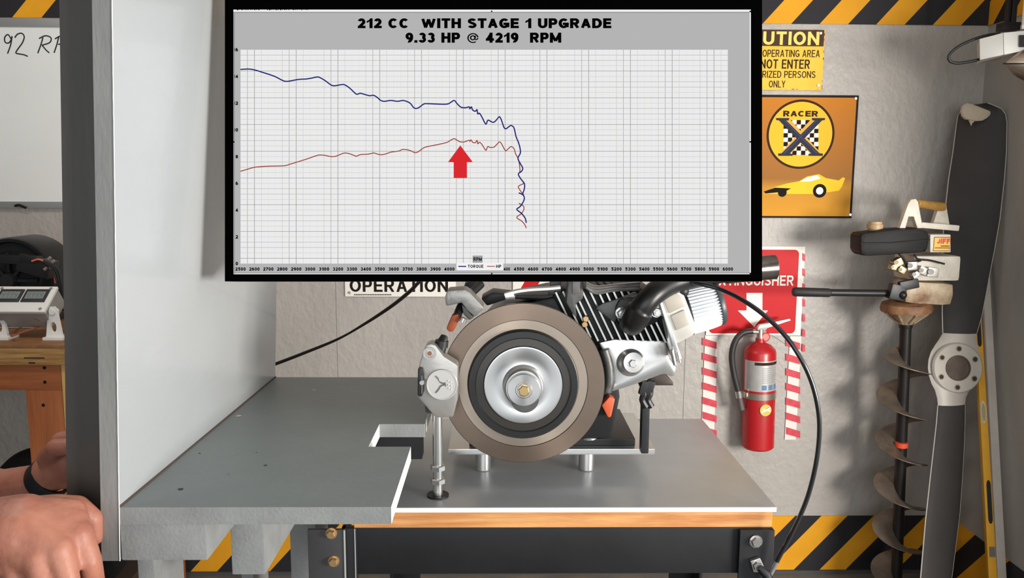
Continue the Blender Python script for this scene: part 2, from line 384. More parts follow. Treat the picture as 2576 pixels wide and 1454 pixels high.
# racing sign
t = thing('racing_sign', 'orange racing sign with yellow disc and dark X in black frame', 'sign', at(2030, 548, SY))
b = MB(); rectpx(b, 1890, 240, 2161, 548, SY-0.004, 0.008, 0.001); part('frame', b, mat('sign_frame_black', (40, 33, 30), 0.65, 0, 0, 8, 0, 60, None, None, 0, 0.12), t)
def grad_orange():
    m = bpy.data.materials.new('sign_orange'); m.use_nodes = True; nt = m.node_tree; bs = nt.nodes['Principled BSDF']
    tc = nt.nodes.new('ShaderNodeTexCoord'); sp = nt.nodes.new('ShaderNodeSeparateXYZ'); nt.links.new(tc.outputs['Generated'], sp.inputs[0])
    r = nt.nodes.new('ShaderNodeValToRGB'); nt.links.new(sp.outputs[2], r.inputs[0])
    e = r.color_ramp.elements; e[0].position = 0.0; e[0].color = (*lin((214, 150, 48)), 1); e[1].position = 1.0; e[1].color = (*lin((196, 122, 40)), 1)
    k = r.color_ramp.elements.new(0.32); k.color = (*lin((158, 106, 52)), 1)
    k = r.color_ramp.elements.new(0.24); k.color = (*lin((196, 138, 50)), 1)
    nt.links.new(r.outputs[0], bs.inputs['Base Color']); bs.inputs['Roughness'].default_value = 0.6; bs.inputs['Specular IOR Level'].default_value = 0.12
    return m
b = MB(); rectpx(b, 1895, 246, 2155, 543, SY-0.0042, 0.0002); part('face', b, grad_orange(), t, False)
def discpx(mb, x, y, r, Y, n=56, r0=0.0):
    c = at(x, y, Y); k = pxm(Y); 
    if r0:
        for i in range(n):
            a, d = 2*PI*i/n, 2*PI*(i+1)/n
            mb.quad(*[c+Vector((math.cos(q)*R*k, 0, math.sin(q)*R*k)) for q, R in ((a, r0), (a, r), (d, r), (d, r0))])
    else: mb.quad(*[c+Vector((math.cos(2*PI*i/n)*r*k, 0, math.sin(2*PI*i/n)*r*k)) for i in range(n)])
    return mb
b = MB(); discpx(b, 2014, 338, 80, SY-0.0045); part('disc', b, mat('sign_yellow', (236, 184, 52), 0.65, 0, 0, 8, 0, 60, None, None, 0, 0.12), t, False)
b = MB(); discpx(b, 2014, 338, 84, SY-0.0047, 56, 78.5); part('ring', b, mat('sign_maroon', (56, 34, 28), 0.65, 0, 0, 8, 0, 60, None, None, 0, 0.12), t, False)
b = MB(); textpx(b, 'RACER', 1970, 279, 2058, 293, SY-0.0049, 0.24); part('lettering', b, mat('sign_maroon', 0), t, False)
bk = MB(); wt = MB(); s = 11.0
for i in range(8):
    for j in range(8):
        x0 = 1971+i*s; y0 = 302+j*s
        if (abs(i-3.5) < 0 ): continue
        rectpx(bk if (i+j) % 2 else wt, x0, y0, x0+s, y0+s, SY-0.0048)
part('black_checks', bk, M_ink, t, False); part('white_checks', wt, mat('sign_white', (240, 236, 226), 0.65, 0, 0, 8, 0, 60, None, None, 0, 0.12), t, False)
g = MB(); bl = MB(); yl = MB()
for sgn in (1, -1):
    X = lambda x: 2014+sgn*(x-2014)
    polypx(yl, [(X(1957), 296), (X(1984), 296), (X(2072), 393), (X(2044), 393)], SY-0.0050-0.0001*(sgn+1))
    polypx(g, [(X(1952), 297), (X(1986), 297), (X(1984), 303), (X(1978), 303), (X(2062), 386), (X(2070), 386), (X(2070), 392), (X(2034), 392), (X(2034), 387), (X(2041), 386), (X(1960), 303), (X(1953), 302)], SY-0.0054-0.0001*(sgn+1))
    polypx(bl, [(X(1972), 303), (X(1975), 303), (X(2058), 386), (X(2053), 386)], SY-0.0060-0.0001*(sgn+1))
part('emblem_border', yl, mat('sign_gold', (214, 164, 74), 0.65, 0, 0, 8, 0, 60, None, None, 0, 0.12), t, False); part('emblem', g, mat('sign_navy', (48, 50, 60), 0.65, 0, 0, 8, 0, 60, None, None, 0, 0.12), t, False)
part('emblem_highlight', bl, mat('sign_blue', (60, 66, 110), 0.65, 0, 0, 8, 0, 60, None, None, 0, 0.12), t, False)
car = MB()
polypx(car, [(1922, 484), (1950, 470), (1978, 462), (2010, 456), (2030, 444), (2060, 438), (2078, 448), (2110, 454), (2120, 446), (2126, 448), (2118, 470), (2110, 480), (2050, 488), (1960, 488), (1922, 488)], SY-0.0046)
part('painted_car', car, mat('sign_car_yellow', (242, 196, 52), 0.65, 0, 0, 8, 0, 60, None, None, 0, 0.12), t, False)
for x_, y_, r_ in ((1968, 484, 11), (2062, 480, 17)):
    w = MB(); discpx(w, x_, y_, r_, SY-0.0048, 24); part('painted_tyre', w, M_ink, t, False)
w = MB(); polypx(w, [(1922, 482), (1950, 472), (1990, 474), (1975, 482), (1925, 487)], SY-0.0052); part('painted_nose', w, M_ink, t, False)
w = MB(); polypx(w, [(2012, 457), (2032, 446), (2056, 441), (2064, 449), (2040, 456)], SY-0.0049); discpx(w, 2062, 480, 9, SY-0.0051, 20); part('car_canopy', w, mat('sign_pale', (190, 205, 210), 0.3), t, False)
for x, y in ((2152, 248), (2138, 540)): screw(t, x, y, SY-0.004)
# extinguisher sign
t = thing('extinguisher_sign', 'red EXTINGUISHER sign with white down arrow behind the red extinguisher', 'sign', at(1900, 842, SY))
M_white = mat('sign_white', 0); M_red = mat('sign_red', (196, 20, 28), 0.5, 0, 0.06, 5, 0, 60, None, None, 0, 0.2)
b = MB(); rectpx(b, 1776, 620, 2026, 843, SY-0.003, 0.005, 0.001); part('plate', b, M_white, t)
b = MB(); rr = []
a = at(1782, 838, SY); c = at(2010, 628, SY); R = 0.016
for qx, qz, s0 in ((c.x-R, c.z-R, 0), (a.x+R, c.z-R, 1), (a.x+R, a.z+R, 2), (c.x-R, a.z+R, 3)):
    for k in range(6): th = (s0+k/5)*PI/2; rr.append((qx+R*math.cos(th), SY-0.0033, qz+R*math.sin(th)))
b.quad(*rr); part('red_face', b, M_red, t, False)
b = MB(); textpx(b, 'EXTINGUISHER', 1790, 693, 1997, 718, SY-0.0037, 0.17); part('lettering', b, M_white, t, False)
b = MB(); polypx(b, [(1878, 737), (1918, 737), (1918, 781), (1932, 781), (1897, 822), (1856, 781), (1878, 781)], SY-0.0037); part('arrow', b, M_white, t, False)
M_tred = mat('tape_red', (205, 60, 74), 0.55, 0, 0.25, 60); M_twhite = mat('tape_white', (226, 220, 212), 0.55, 0, 0.08, 20)
for i in range(7):
    y0 = 636+i*38; b = MB(); polypx(b, [(2018, y0), (2025.5, y0+4), (2025.5, y0+22), (2018, y0+19)], SY-0.0037); part('stripe', b, M_tred, t, False)
def tape(x0, y0, x1, y1, lab):
    t = thing('striped_tape', lab, 'tape', at((x0+x1)/2, y1, SY), 'red and white tape beside the extinguisher')
    b = MB(); rectpx(b, x0, y0, x1, y1, SY-0.0, 0.0035); part('backing', b, M_twhite, t, False)
    i = 0; y = y0+6
    while y < y1-22:
        b = MB(); polypx(b, [(x0+3, y), (x1-3, y+11), (x1-3, y+28), (x0+3, y+18)], SY-0.0006); part('stripe', b, M_tred, t, False); y += 37
tape(1764, 844, 1806, 1106, 'red and white striped tape left of the extinguisher'); tape(1974, 846, 2016, 1106, 'red and white striped tape right of the extinguisher')
# operation sign
t = thing('operation_sign', 'white sign reading OPERATION in black above the hanging cord', 'sign', at(1004, 746, SY))
b = MB(); rectpx(b, 868, 560, 1146, 746, SY-0.003, 0.006, 0.003); part('plate', b, M_white, t)
b = MB(); textpx(b, 'OPERATION', 880, 703, 1127, 734, SY-0.0036, 0.17, 0.85); part('lettering', b, M_ink, t, False)
b = MB()
for i in range(22): rectpx(b, 891+i*4.3, 740, 894+i*4.3, 742.8, SY-0.0036)
part('small_print', b, M_ink, t, False)
screw(t, 879, 736, SY-0.003)
# red-white diagonal sign seen over the rotor
t = thing('warning_board', 'white board with red slanted stripe seen above the brake disc', 'sign', at(1350, 750, SY))
b = MB(); rectpx(b, 1290, 600, 1425, 750, SY-0.002, 0.005, 0.001); part('plate', b, M_white, t)
for k in range(2):
    b = MB(); d = k*72; polypx(b, [(1300+d*0.0+k*0, 744-d), (1338, 744-d), (1368, 690-d), (1330, 690-d)], SY-0.0025); part('stripe', b, M_red, t, False)

# ------------------------------------------------------------------ whiteboard
t = thing('whiteboard', 'framed whiteboard with handwritten 92 RPM on left of back wall', 'whiteboard', at(-100, 522, SY))
b = MB(); rectpx(b, -640, 60, 240, 512, SY-0.008, 0.012); part('board', b, mat('whiteboard_white', (228, 229, 226), 0.12, 0, 0.03, 4, 0, 60, None, None, 0.4), t, False)
M_alu = mat('aluminium_trim', (176, 177, 175), 0.35, 0.7)
b = MB()
rectpx(b, -652, 48, 252, 62, SY-0.014, 0.018, 0.003); rectpx(b, -652, 508, 252, 521, SY-0.014, 0.018, 0.003)
rectpx(b, 240, 62, 252, 508, SY-0.014, 0.018, 0.003); rectpx(b, -652, 62, -640, 508, SY-0.014, 0.018, 0.003); part('frame', b, M_alu, t)
WYb = SY-0.0085
strokes = [[(28, 98), (20, 87), (12, 94), (13, 106), (22, 108), (29, 98), (30, 92), (27, 112), (19, 135)],
  [(37, 95), (44, 86), (55, 84), (61, 93), (56, 108), (46, 122), (40, 133), (50, 136), (61, 138), (70, 142)],
  [(108, 94), (103, 112), (95, 134)], [(98, 97), (114, 90), (128, 95), (125, 107), (105, 114)], [(106, 114), (116, 126), (124, 133)],
  [(148, 92), (143, 112), (136, 133)], [(138, 98), (152, 91), (168, 95), (164, 106), (146, 112)], [(186, 92), (178, 133)], [(187, 92), (196, 118), (212, 92), (208, 134)]]
for sgt in strokes:
    b = MB(); b.ribbon(spx(sgt, WYb, 6), 0.0042); part('marker_stroke', b, mat('marker_ink', (40, 38, 38), 0.4), t, False)
b = MB(); b.tube(spx([(38, 518, SY-0.02), (48, 516, SY-0.022), (60, 521, SY-0.022), (66, 523, SY-0.02)], 0), 0.004, 8); part('clip', b, M_ink, t)

# ------------------------------------------------------------------ left workbench
M_ply = mat('plywood_top', (150, 104, 62), 0.55, 0, 0, 10, 0.2, 60, (3, 1, 1), (122, 84, 52))
def ply_edge(name, c1, c2, sc):
    m = mat(name, c1, 0.6, 0, 0, sc, 0.25, 90, (0.6, 0.6, 9), c2); return m
M_plyedge = ply_edge('plywood_edge', (196, 156, 96), (140, 98, 52), 12)
M_pine = mat('red_pine', (178, 104, 58), 0.5, 0, 0, 9, 0.15, 60, (0.5, 1, 6), (146, 80, 44)); M_pinev = mat('red_pine_upright', (184, 108, 62), 0.5, 0, 0, 9, 0.15, 60, (6, 1, 0.5), (150, 84, 46))
M_pale = mat('pale_pine', (222, 180, 112), 0.55, 0, 0, 8, 0.1, 60, (6, 6, 0.5), (196, 150, 86))
BY = 2.0
zt = at(80, 869, BY).z; zb = at(80, 918, BY).z; xr = at(160, 900, BY).x; xl = xr-1.3
wb = thing('workbench', 'plywood-topped wooden workbench at the left behind the grey shield', 'bench', (xr-0.65, BY+0.35, 0))
b = MB(); b.box(((xl+xr)/2, BY+0.385, zt-0.004), (xr-xl, 0.77, 0.008), None, 0.001); part('top_skin', b, M_ply, wb)
b = MB(); b.box(((xl+xr)/2, BY+0.385, (zt-0.008+zb)/2), (xr-xl, 0.77, zt-0.008-zb)); part('top_board', b, M_plyedge, wb, False)
zr = at(80, 985, BY).z
b = MB(); xs_ = at(148, 950, BY).x; b.box(((xl+xs_)/2, BY+0.03, (zb+zr)/2), (xs_-xl, 0.038, zb-zr), None, 0.002); part('rail', b, M_pine, wb)
x0 = at(63, 1050, BY).x
for xx0, xx1 in ((x0, xs_), (xl+0.02, xl+0.12)):
    b = MB(); b.box(((xx0+xx1)/2, BY+0.03, zr/2), (xx1-xx0, 0.038, zr), None, 0.002); part('leg', b, M_pinev, wb)
    b = MB(); b.box(((xx0+xx1)/2, BY+0.70, zb/2), (xx1-xx0, 0.038, zb), None, 0.002); part('leg', b, M_pinev, wb)
b = MB(); b.box((xs_+0.008, BY+0.055, zb/2), (0.014, 0.089, zb), None, 0.001); part('side_cleat', b, M_pale, wb)
for x, y in ((112, 925), (113, 961), (109, 1019)):
    p = at(x, y, BY+0.011); b = MB(); b.cyl(p+Vector((0, 0.004, 0)), p-Vector((0, 0.0012, 0)), 0.0048, 0.004, 12); part('screw_head', b, M_ink, wb)
for x0_, x1_, y_, h_ in ((72, 88, 915, 4), (60, 112, 902, 3)):
    b = MB(); rectpx(b, x0_, y_-h_, x1_, y_, BY-0.0005, 0.001); part('knot', b, mat('knot_dark', (60, 40, 24), 0.7), wb, False)
# motor on bench
M_blk = mat('black_plastic', (30, 30, 31), 0.45, 0, 0.2, 12); M_blk2 = mat('black_satin_metal', (30, 30, 31), 0.42, 0.3, 0.2, 20)
mc = at(40, 706, 2.32); mr = 0.12; mc.z = zt+mr+0.005
mo = thing('electric_motor', 'black round electric motor lying on the workbench behind the meter', 'motor', (mc.x, mc.y, zt))
b = MB(); b.lathe(mc+Vector((0, -0.02, 0)), (0, 1, 0), [(0, 0), (0, mr*0.62), (0.012, mr*0.68), (0.012, mr*0.86), (0, mr*0.9), (0, mr*0.97), (0.01, mr), (0.13, mr), (0.14, mr*0.9), (0.14, 0)], 56); part('housing', b, M_blk2, mo)
b = MB(); b.lathe(mc+Vector((0, -0.045, 0)), (0, 1, 0), [(0, 0), (0, mr*0.16), (0.02, mr*0.2), (0.03, mr*0.2)], 24); part('hub', b, M_blk, mo)
for k in range(8):
    a = 2*PI*k/8; d = Vector((math.cos(a), 0, math.sin(a)))
    b = MB(); b.box(mc+d*mr*0.42+Vector((0, -0.026, 0)), (mr*0.46, 0.012, 0.008), Matrix.Rotation(-a, 3, 'Y')); part('rib', b, M_blk, mo)
b = MB(); b.box(at(95, 668, 2.29), (0.09, 0.05, 0.05), (0, 0.3, 0), 0.006); b.box(at(55, 652, 2.29), (0.11, 0.05, 0.025), (0, 0.05, 0), 0.005); part('terminal_box', b, M_blk, mo)
for sg in (-1, 1):
    b = MB(); b.box((mc.x+sg*0.07, mc.y+0.05, zt+0.012), (0.04, 0.1, 0.024), None, 0.003); part('foot', b, M_blk, mo)
b = MB(); b.tube(spx([(80, 657, 2.26), (100, 653, 2.26), (125, 668, 2.26), (137, 690, 2.26), (140, 712, 2.26)], 0), 0.0028, 8); part('wire', b, mat('wire_orange', (215, 110, 80), 0.5), mo, label='orange wire')
for off in (0, 7, 13):
    b = MB(); b.tube(spx([(110+off, 655+off*.4, 2.24), (135+off, 682, 2.24), (147+off*0.7, 730, 2.24), (146+off*.5, 775, 2.24), (128+off, 800, 2.22)], 0), 0.0034, 8); part('wire', b, M_blk, mo)
for x, y in ((122, 652), (131, 660), (126, 675), (112, 678)):
    b = MB(); b.cyl(at(x, y, 2.25), at(x+5, y-5, 2.25), 0.005, 0.004, 10); part('terminal', b, mat('terminal_steel', (180, 170, 165), 0.4, 0.8), mo)
# meter
M_abs = mat('white_abs', (232, 230, 224), 0.35); M_abs2 = mat('grey_abs', (150, 146, 142), 0.4)
mp = at(70, 868, 2.10)
me_ = thing('digital_meter', 'white twin-display digital meter tilted on two stands on the workbench', 'meter', (mp.x, 2.1, zt))
Rm = Matrix.Rotation(math.radians(-52), 3, 'X') @ Matrix.Rotation(0, 3, 'Z')
c = at(68, 775, 2.11); hw = 71*pxm(2.11)
b = MB(); b.box(c, (2*hw, 0.055, 0.088), Rm, 0.006); part('case', b, M_abs2, me_)
def onm(u, v, d=-0.0275): return c + Rm @ Vector((u, d, v))
b = MB(); b.box(onm(0, 0, -0.031), (2*hw+0.004, 0.008, 0.09), Rm, 0.003); part('face_plate', b, M_abs, me_)
for u in (-0.0325, 0.0325):
    b = MB(); b.box(onm(u-0.0, 0.01, -0.036), (0.0605, 0.004, 0.044), Rm, 0.001); dbz = part('display_bezel', b, mat('lcd_bezel', (48, 50, 52), 0.4), me_)
    b = MB(); b.box(onm(u, 0.010, -0.0384), (0.047, 0.001, 0.025), Rm); part('lcd', b, mat('lcd_grey', (132, 140, 140), 0.25), dbz, False)
    for k in range(4):
        b = MB(); s0 = u-0.019+k*0.0105
        for (du, dv, w, h) in ((0, .008, .006, .0016), (0, 0, .006, .0016), (0, -.008, .006, .0016), (-.003, .004, .0014, .007), (.003, -.004, .0014, .007), (.003, .004, .0014, .007)):
            b.box(onm(s0+du+0.003, 0.010+dv, -0.0391), (w, 0.0003, h), Rm)
        part('digit', b, mat('lcd_dark', (104, 112, 112), 0.3), dbz, False)
for u in (-hw+0.01, hw-0.012):
    for v in (-0.036, 0.036):
        b = MB(); b.cyl(onm(u, v, -0.034), onm(u, v, -0.037), 0.0042, 0.004, 12); part('screw', b, M_scr, me_)
for x in (2, 138):
    q = at(x+2, 868, 2.08); q.z = zt; top = at(x, 782, 2.08)
    b = MB(); w0, w1 = 0.021, 0.011
    out = [(-w0, 0), (w0, 0), (w1, top.z-zt), (w1*0.5, top.z-zt+0.011), (-w1*.5, top.z-zt+0.011), (-w1, top.z-zt)]
    hole = [(math.cos(k*PI/6)*0.008, 0.032+math.sin(k*PI/6)*0.014) for k in range(12)]
    # slotted stand: outline and hole bridged
    t2 = bmesh.new()
    for yy in (0.0, 0.009):
        for lp in (out, hole):
            vs2 = [t2.verts.new((q.x+a_, 2.075+yy, zt+z_)) for a_, z_ in lp]
            for i in range(len(vs2)): t2.edges.new((vs2[i], vs2[(i+1) % len(vs2)]))
    es = [e for e in t2.edges]
    bmesh.ops.triangle_fill(t2, use_beauty=True, edges=[e for e in es if abs(e.verts[0].co.y-2.075) < 1e-5])
    bmesh.ops.triangle_fill(t2, use_beauty=True, edges=[e for e in es if abs(e.verts[0].co.y-2.084) < 1e-5])
    t2.verts.ensure_lookup_table(); n0 = len(out); n1 = len(hole)
    for base, n in ((0, n0), (n0, n1)):
        for i in range(n):
            A = t2.verts[base+i]; B = t2.verts[base+(i+1) % n]; C2 = t2.verts[n0+n1+base+(i+1) % n]; D = t2.verts[n0+n1+base+i]
            try: t2.faces.new((A, B, C2, D))
            except ValueError: pass
    b = MB(); b.merge(t2); b.box((q.x+0.004, 2.085, zt+0.004), (0.052, 0.05, 0.008), None, 0.002)
    b.cyl((q.x, 2.072, top.z-0.002), (q.x, 2.095, top.z-0.002), 0.0075, None, 14); part('stand', b, M_abs, me_)
b = MB(); b.cyl(at(96, 800, 2.08), at(101, 787, 2.09), 0.006, 0.005, 10); b.cyl(at(93, 806, 2.075), at(96, 800, 2.08), 0.009, 0.009, 8); part('toggle_switch', b, M_scr, me_)
b = MB(); b.tube(spx([(100, 792, 2.12), (85, 806, 2.14), (110, 815, 2.1), (80, 828, 2.08), (50, 838, 2.06), (28, 845, 2.05), (40, 832, 2.12), (70, 812, 2.2)], 0), 0.0024, 8); part('wire', b, mat('wire_rust', (150, 76, 44), 0.5), me_)
# little white block behind the meter
p = at(38, 838, 2.25); b = MB(); b.box((p.x, 2.25, zt+0.026), (0.13, 0.05, 0.05), (0, 0, 0.03), 0.003)
solo('power_supply', b, mat('dusty_white', (196, 188, 176), 0.6), 'small off-white box on the workbench behind the digital meter', 'box', (p.x, 2.25, zt))
# tyre under bench
tc_ = at(112, 1230, 2.25); 
b = MB(); R0, r0 = 0.19, 0.045
prof = [(r0*0.8*math.sin(2*PI*k/16), R0+r0*1.0*math.cos(2*PI*k/16)) for k in range(17)]
b.lathe((tc_.x, 2.32, R0+r0+0.18), (0.2, 1, 0.1), prof, 56)
tw = wb
b2 = MB(); b2.box(((xl+xr)/2-0.02, BY+0.385, 0.165), (xr-xl-0.1, 0.6, 0.02), None, 0.002); part('lower_shelf', b2, mat('dark_board', (64, 50, 42), 0.7, 0, 0.3, 8), tw)
for sx_ in (xl+0.15, xr-0.15):
    b2 = MB(); b2.box((sx_, BY+0.385, 0.0775), (0.05, 0.5, 0.155), None, 0.002); part('bearer', b2, mat('dark_board', 0), tw)
solo('spare_tyre', b, mat('tyre_rubber', (24, 24, 25), 0.55, 0, 0.2, 20, 0.3, 90), 'black tyre standing on the low shelf under the workbench', 'tyre', (tc_.x, 2.32, 0.18))

# ------------------------------------------------------------------ test bench (right of shield)
TY0, TY1 = 1.105, 1.53
zt2 = atz(1700, 1274, 0).z  # placeholder
zT = at(1700, 1274, TY0).z
xR = at(1944, 1276, TY0).x; xLb = at(890, 1290, TY0).x
M_sheet = mat('brushed_grey_sheet', (178, 180, 181), 0.30, 0.4, 0.12, 6, 0.05, 60, (1, 1, 1))
M_white_edge = mat('white_edge', (236, 234, 228), 0.5)
M_fir = ply_edge('fir_ply_edge', (222, 166, 104), (178, 112, 58), 10)
M_black_steel = mat('black_steel', (30, 30, 32), 0.42, 0.2, 0.35, 6, 0.05, 60)
M_grey_steel = mat('dark_grey_steel', (74, 73, 73), 0.38, 0.5, 0.25, 9)
tb = thing('test_bench', 'steel-topped test bench with black apron carrying the small engine', 'bench', ((xLb+xR)/2, (TY0+TY1)/2, 0))
b = MB(); b.box(((xLb+xR)/2, (TY0+TY1)/2, zT-0.003), (xR-xLb+0.008, TY1-TY0+0.004, 0.0062), None, 0.0008); part('top_sheet', b, [M_sheet], tb)
b = MB(); b.box(((xLb+xR)/2, TY0-0.0032, zT-0.0033), (xR-xLb+0.008, 0.002, 0.0066)); part('edge_strip', b, M_white_edge, tb, False)
z1 = at(1700, 1326, TY0).z
b = MB(); b.box(((xLb+xR)/2, (TY0+TY1)/2, (zT-0.006+z1)/2), (xR-xLb, TY1-TY0, zT-0.006-z1), None, 0.0005); part('top_board', b, M_fir, tb, False)
z2 = at(1700, 1442, TY0).z
b = MB(); b.box(((xLb+xR)/2, TY0+0.004, (z1+z2)/2), (xR-xLb, 0.008, z1-z2), None, 0.001); b.box(((xLb+xR)/2, TY0+0.03, z2+0.004), (xR-xLb, 0.05, 0.008)); part('apron', b, M_black_steel, tb)
for yy in (TY1-0.004,):
    b = MB(); b.box(((xLb+xR)/2, yy, (z1+z2)/2), (xR-xLb, 0.008, z1-z2), None, 0.001); part('apron', b, M_black_steel, tb)
for xx in (xLb+0.004, xR-0.004):
    b = MB(); b.box((xx, (TY0+TY1)/2, (z1+z2)/2), (0.008, TY1-TY0-0.02, z1-z2)); part('apron', b, M_black_steel, tb)
# angle-iron legs
xa0 = at(1856, 1380, TY0).x
for k, (xA, xB, yy, sg) in enumerate(((xa0, xR+0.002, TY0-0.005, 1), (xLb-0.002, xLb+0.05, TY1+0.005, -1), (xR-0.05, xR+0.002, TY1+0.005, -1))):
    b = MB(); b.box(((xA+xB)/2, yy, z1/2-0.001), (xB-xA, 0.006, z1-0.002), None, 0.001)
    xe = xB-0.003 if xA > 0 else xA+0.003
    b.box((xe, yy+sg*0.03, z1/2-0.001), (0.006, 0.06, z1-0.002), None, 0.001); part('leg', b, M_black_steel, tb)
def bolt(parent, x, y, Y, r, m, ax=(0, -1, 0), h=0.006):
    p = at(x, y, Y) if not isinstance(x, Vector) else x
    b = MB(); b.cyl(p, p+Vector(ax)*0.0018, r*1.25, None, 24); b.hexnut(p+Vector(ax)*0.0018, ax, r, h); part('bolt', b, m, parent)
M_zinc = mat('zinc', (206, 204, 200), 0.25, 0.9); M_zy = mat('yellow_zinc', (205, 168, 118), 0.3, 0.8)
bolt(tb, 1901, 1361, TY0-0.009, 0.0075, M_zinc)
# left grey leg plate with bolts, standing off the bench corner
xg0, xg1 = at(778, 1400, TY0).x, at(868, 1400, TY0).x
b = MB(); b.box(((xg0+xg1)/2, TY0-0.004, (z1+0.0)/2), (xg1-xg0, 0.006, z1), None, 0.001)
b.box((xg1-0.001, TY0+0.02, z1/2), (0.006, 0.05, z1), None, 0.001); part('leg', b, M_grey_steel, tb)
b = MB(); b.box(((xg1+xLb)/2, TY0+0.003, z1/2), (xLb-xg1+0.008, 0.012, z1), None, 0.001); part('leg_spacer', b, M_black_steel, tb)
b = MB(); b.box((xg1+0.0015, TY0-0.0078, z1/2), (0.0022, 0.002, z1)); b.box((xLb+0.0015, TY0-0.0035, z1/2), (0.0012, 0.002, z1)); part('bright_edge', b, mat('bare_steel_edge', (214, 212, 208), 0.35, 0.6), tb, False)
bolt(tb, 834, 1341, TY0-0.007, 0.0065, M_zy); bolt(tb, 840, 1411, TY0-0.007, 0.0065, M_zy)
# cable anchor on right leg
an = thing('cable_clamp', 'chrome cable clamp bolted on right leg of the test bench', 'clamp', at(1905, 1440, TY0-0.012))
b = MB(); b.ppx([(1888, 1412), (1912, 1404), (1922, 1424), (1915, 1440), (1896, 1440)], TY0-0.016, TY0-0.009, 0.001); part('plate', b, M_zinc, an)
b = MB(); p = at(1904, 1422, TY0-0.016); b.hexnut(p, (0, -1, 0), 0.0065, 0.006); part('nut', b, M_zinc, an)
b = MB(); b.tube([at(1910, 1428, TY0-0.022), at(1928, 1446, TY0-0.026), at(1944, 1478, TY0-0.03)], [0.005, 0.0065, 0.0065], 10); part('lever', b, M_blk2, an)

# ------------------------------------------------------------------ grey plywood shield
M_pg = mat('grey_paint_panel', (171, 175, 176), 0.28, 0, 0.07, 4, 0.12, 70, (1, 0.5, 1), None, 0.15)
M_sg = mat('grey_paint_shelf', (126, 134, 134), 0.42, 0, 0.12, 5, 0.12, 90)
M_eg = mat('grey_paint_edge_shaded', (130, 130, 128), 0.6, 0, 0.14, 30, 0.14, 220, (1, 1, 0.25))  # same paint as the panel, shade of camera-facing edges put into the tone
M_bg = mat('grey_paint_batten_shaded', (136, 138, 137), 0.55, 0, 0.14, 24, 0.16, 260)  # panel paint again, darkened to carry the shade on the batten fronts
M_dk = mat('dark_grey_stud', (66, 63, 59), 0.38, 0, 0.12, 8, 0.1, 40, (1, 1, 0.3))
HY0, HY1 = 0.845, 1.425
zS = at(600, 1276, HY0).z
p0 = at(299, 1276, HY0)
xin = p0.x; th = 0.0195
sh = thing('plywood_shield', 'grey painted plywood safety shield with shelf, standing left of the engine', 'shield', (xin, HY0+0.3, 0))
LEAN = 0.0           # set below from the photographed edge
# panel: inner face leans a little outward toward the top
topx = at(281, 0, HY0)
def lean(z): return xin + (topx.x-xin)*(z-zS)/(topx.z-zS)
zb_ = at(270, 1411, HY0).z; ztop = 1.95
fx = at(692, 935, HY1).x
def lean1(z): return fx + (topx.x-xin)*(z-zS)/(topx.z-zS)
b = MB()
q = []
for y_, fn in ((HY0, lean), (HY1, lean1)):
    for z_ in (zb_, ztop): q += [Vector((fn(z_)-th, y_, z_)), Vector((fn(z_), y_, z_))]
# indices: 0 outer-near-bottom 1 inner-near-bottom 2 outer-near-top 3 inner-near-top 4.. far
b._add(q, [(0, 1, 3, 2), (4, 6, 7, 5), (1, 5, 7, 3), (0, 2, 6, 4), (2, 3, 7, 6), (0, 4, 5, 1)])
pn = part('panel', b, [M_pg, M_eg], sh, False)
for f in pn.data.polygons:
    if abs(f.normal.y) > 0.5 or abs(f.normal.z) > 0.5: f.material_index = 1
# worn bright arris
b = MB(); pts = [Vector((lean(z_)+0.0004, HY0-0.0004, z_)) + Vector((random.uniform(-.00012, .00012), 0, 0)) for z_ in [zb_+(ztop-zb_)*k/120 for k in range(121)]]
b.tube(pts, 0.0006, 6); part('worn_edge', b, mat('chipped_paint', (222, 222, 218), 0.6), sh)
# shelf with slot
xt = at(984, 1281, HY0).x
def shelfpt(x, y): return Vector((x, y, zS))
ys1 = 1.045; ys2 = 1.145
xsl = at(940, 1100, 1.09).x; xfr = at(1090, 1000, 1.3).x
out = [(xin+0.0, HY0), (xt, HY0), (xt, ys1), (xsl, ys1), (xsl, ys2), (xfr, ys2), (xfr, HY1), (fx, HY1)]
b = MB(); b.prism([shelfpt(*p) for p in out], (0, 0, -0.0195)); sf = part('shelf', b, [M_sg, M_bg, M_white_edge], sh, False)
for f in sf.data.polygons:
    if f.normal.y < -0.5: f.material_index = 1
    if f.normal.x > 0.5: f.material_index = 2  # right-facing edges coloured white to stand for the side light
b = MB(); b.tube([Vector((xin+(fx-xin)*k/20+0.0006, HY0+(HY1-HY0)*k/20, zS+0.0006)) for k in range(21)], 0.0012, 6); part('joint_line', b, mat('joint_brown', (86, 66, 58), 0.8), sh)
zsb = zS-0.0195
# battens under the shelf
x1 = at(300, 1360, HY0).x+0.001; x2 = at(519, 1360, HY0).x; zq = at(400, 1411, HY0).z
b = MB(); b.box(((x1+x2)/2, HY0+0.276, (zsb+zq)/2), (x2-x1, 0.55, zsb-zq), None, 0.002); part('batten', b, M_bg, sh)
x3, x4 = at(581, 1380, 0.935).x, at(665, 1380, 0.935).x; zq2 = at(620, 1446, 0.935).z
b = MB(); b.box(((x3+x4)/2, 0.935+0.22, (zsb+zq2)/2), (x4-x3, 0.44, zsb-zq2), None, 0.0025); part('batten', b, M_bg, sh)
x5, x6 = at(346, 1430, 0.95).x, at(388, 1430, 0.95).x
b = MB(); b.box(((x5+x6)/2, 0.95+0.045, zq/2), (x6-x5, 0.089, zq), None, 0.002); part('leg', b, M_bg, sh)
b = MB(); b.box(((x5+x6)/2, 1.33+0.045, zq/2), (x6-x5, 0.089, zq), None, 0.002); part('leg', b, M_bg, sh)
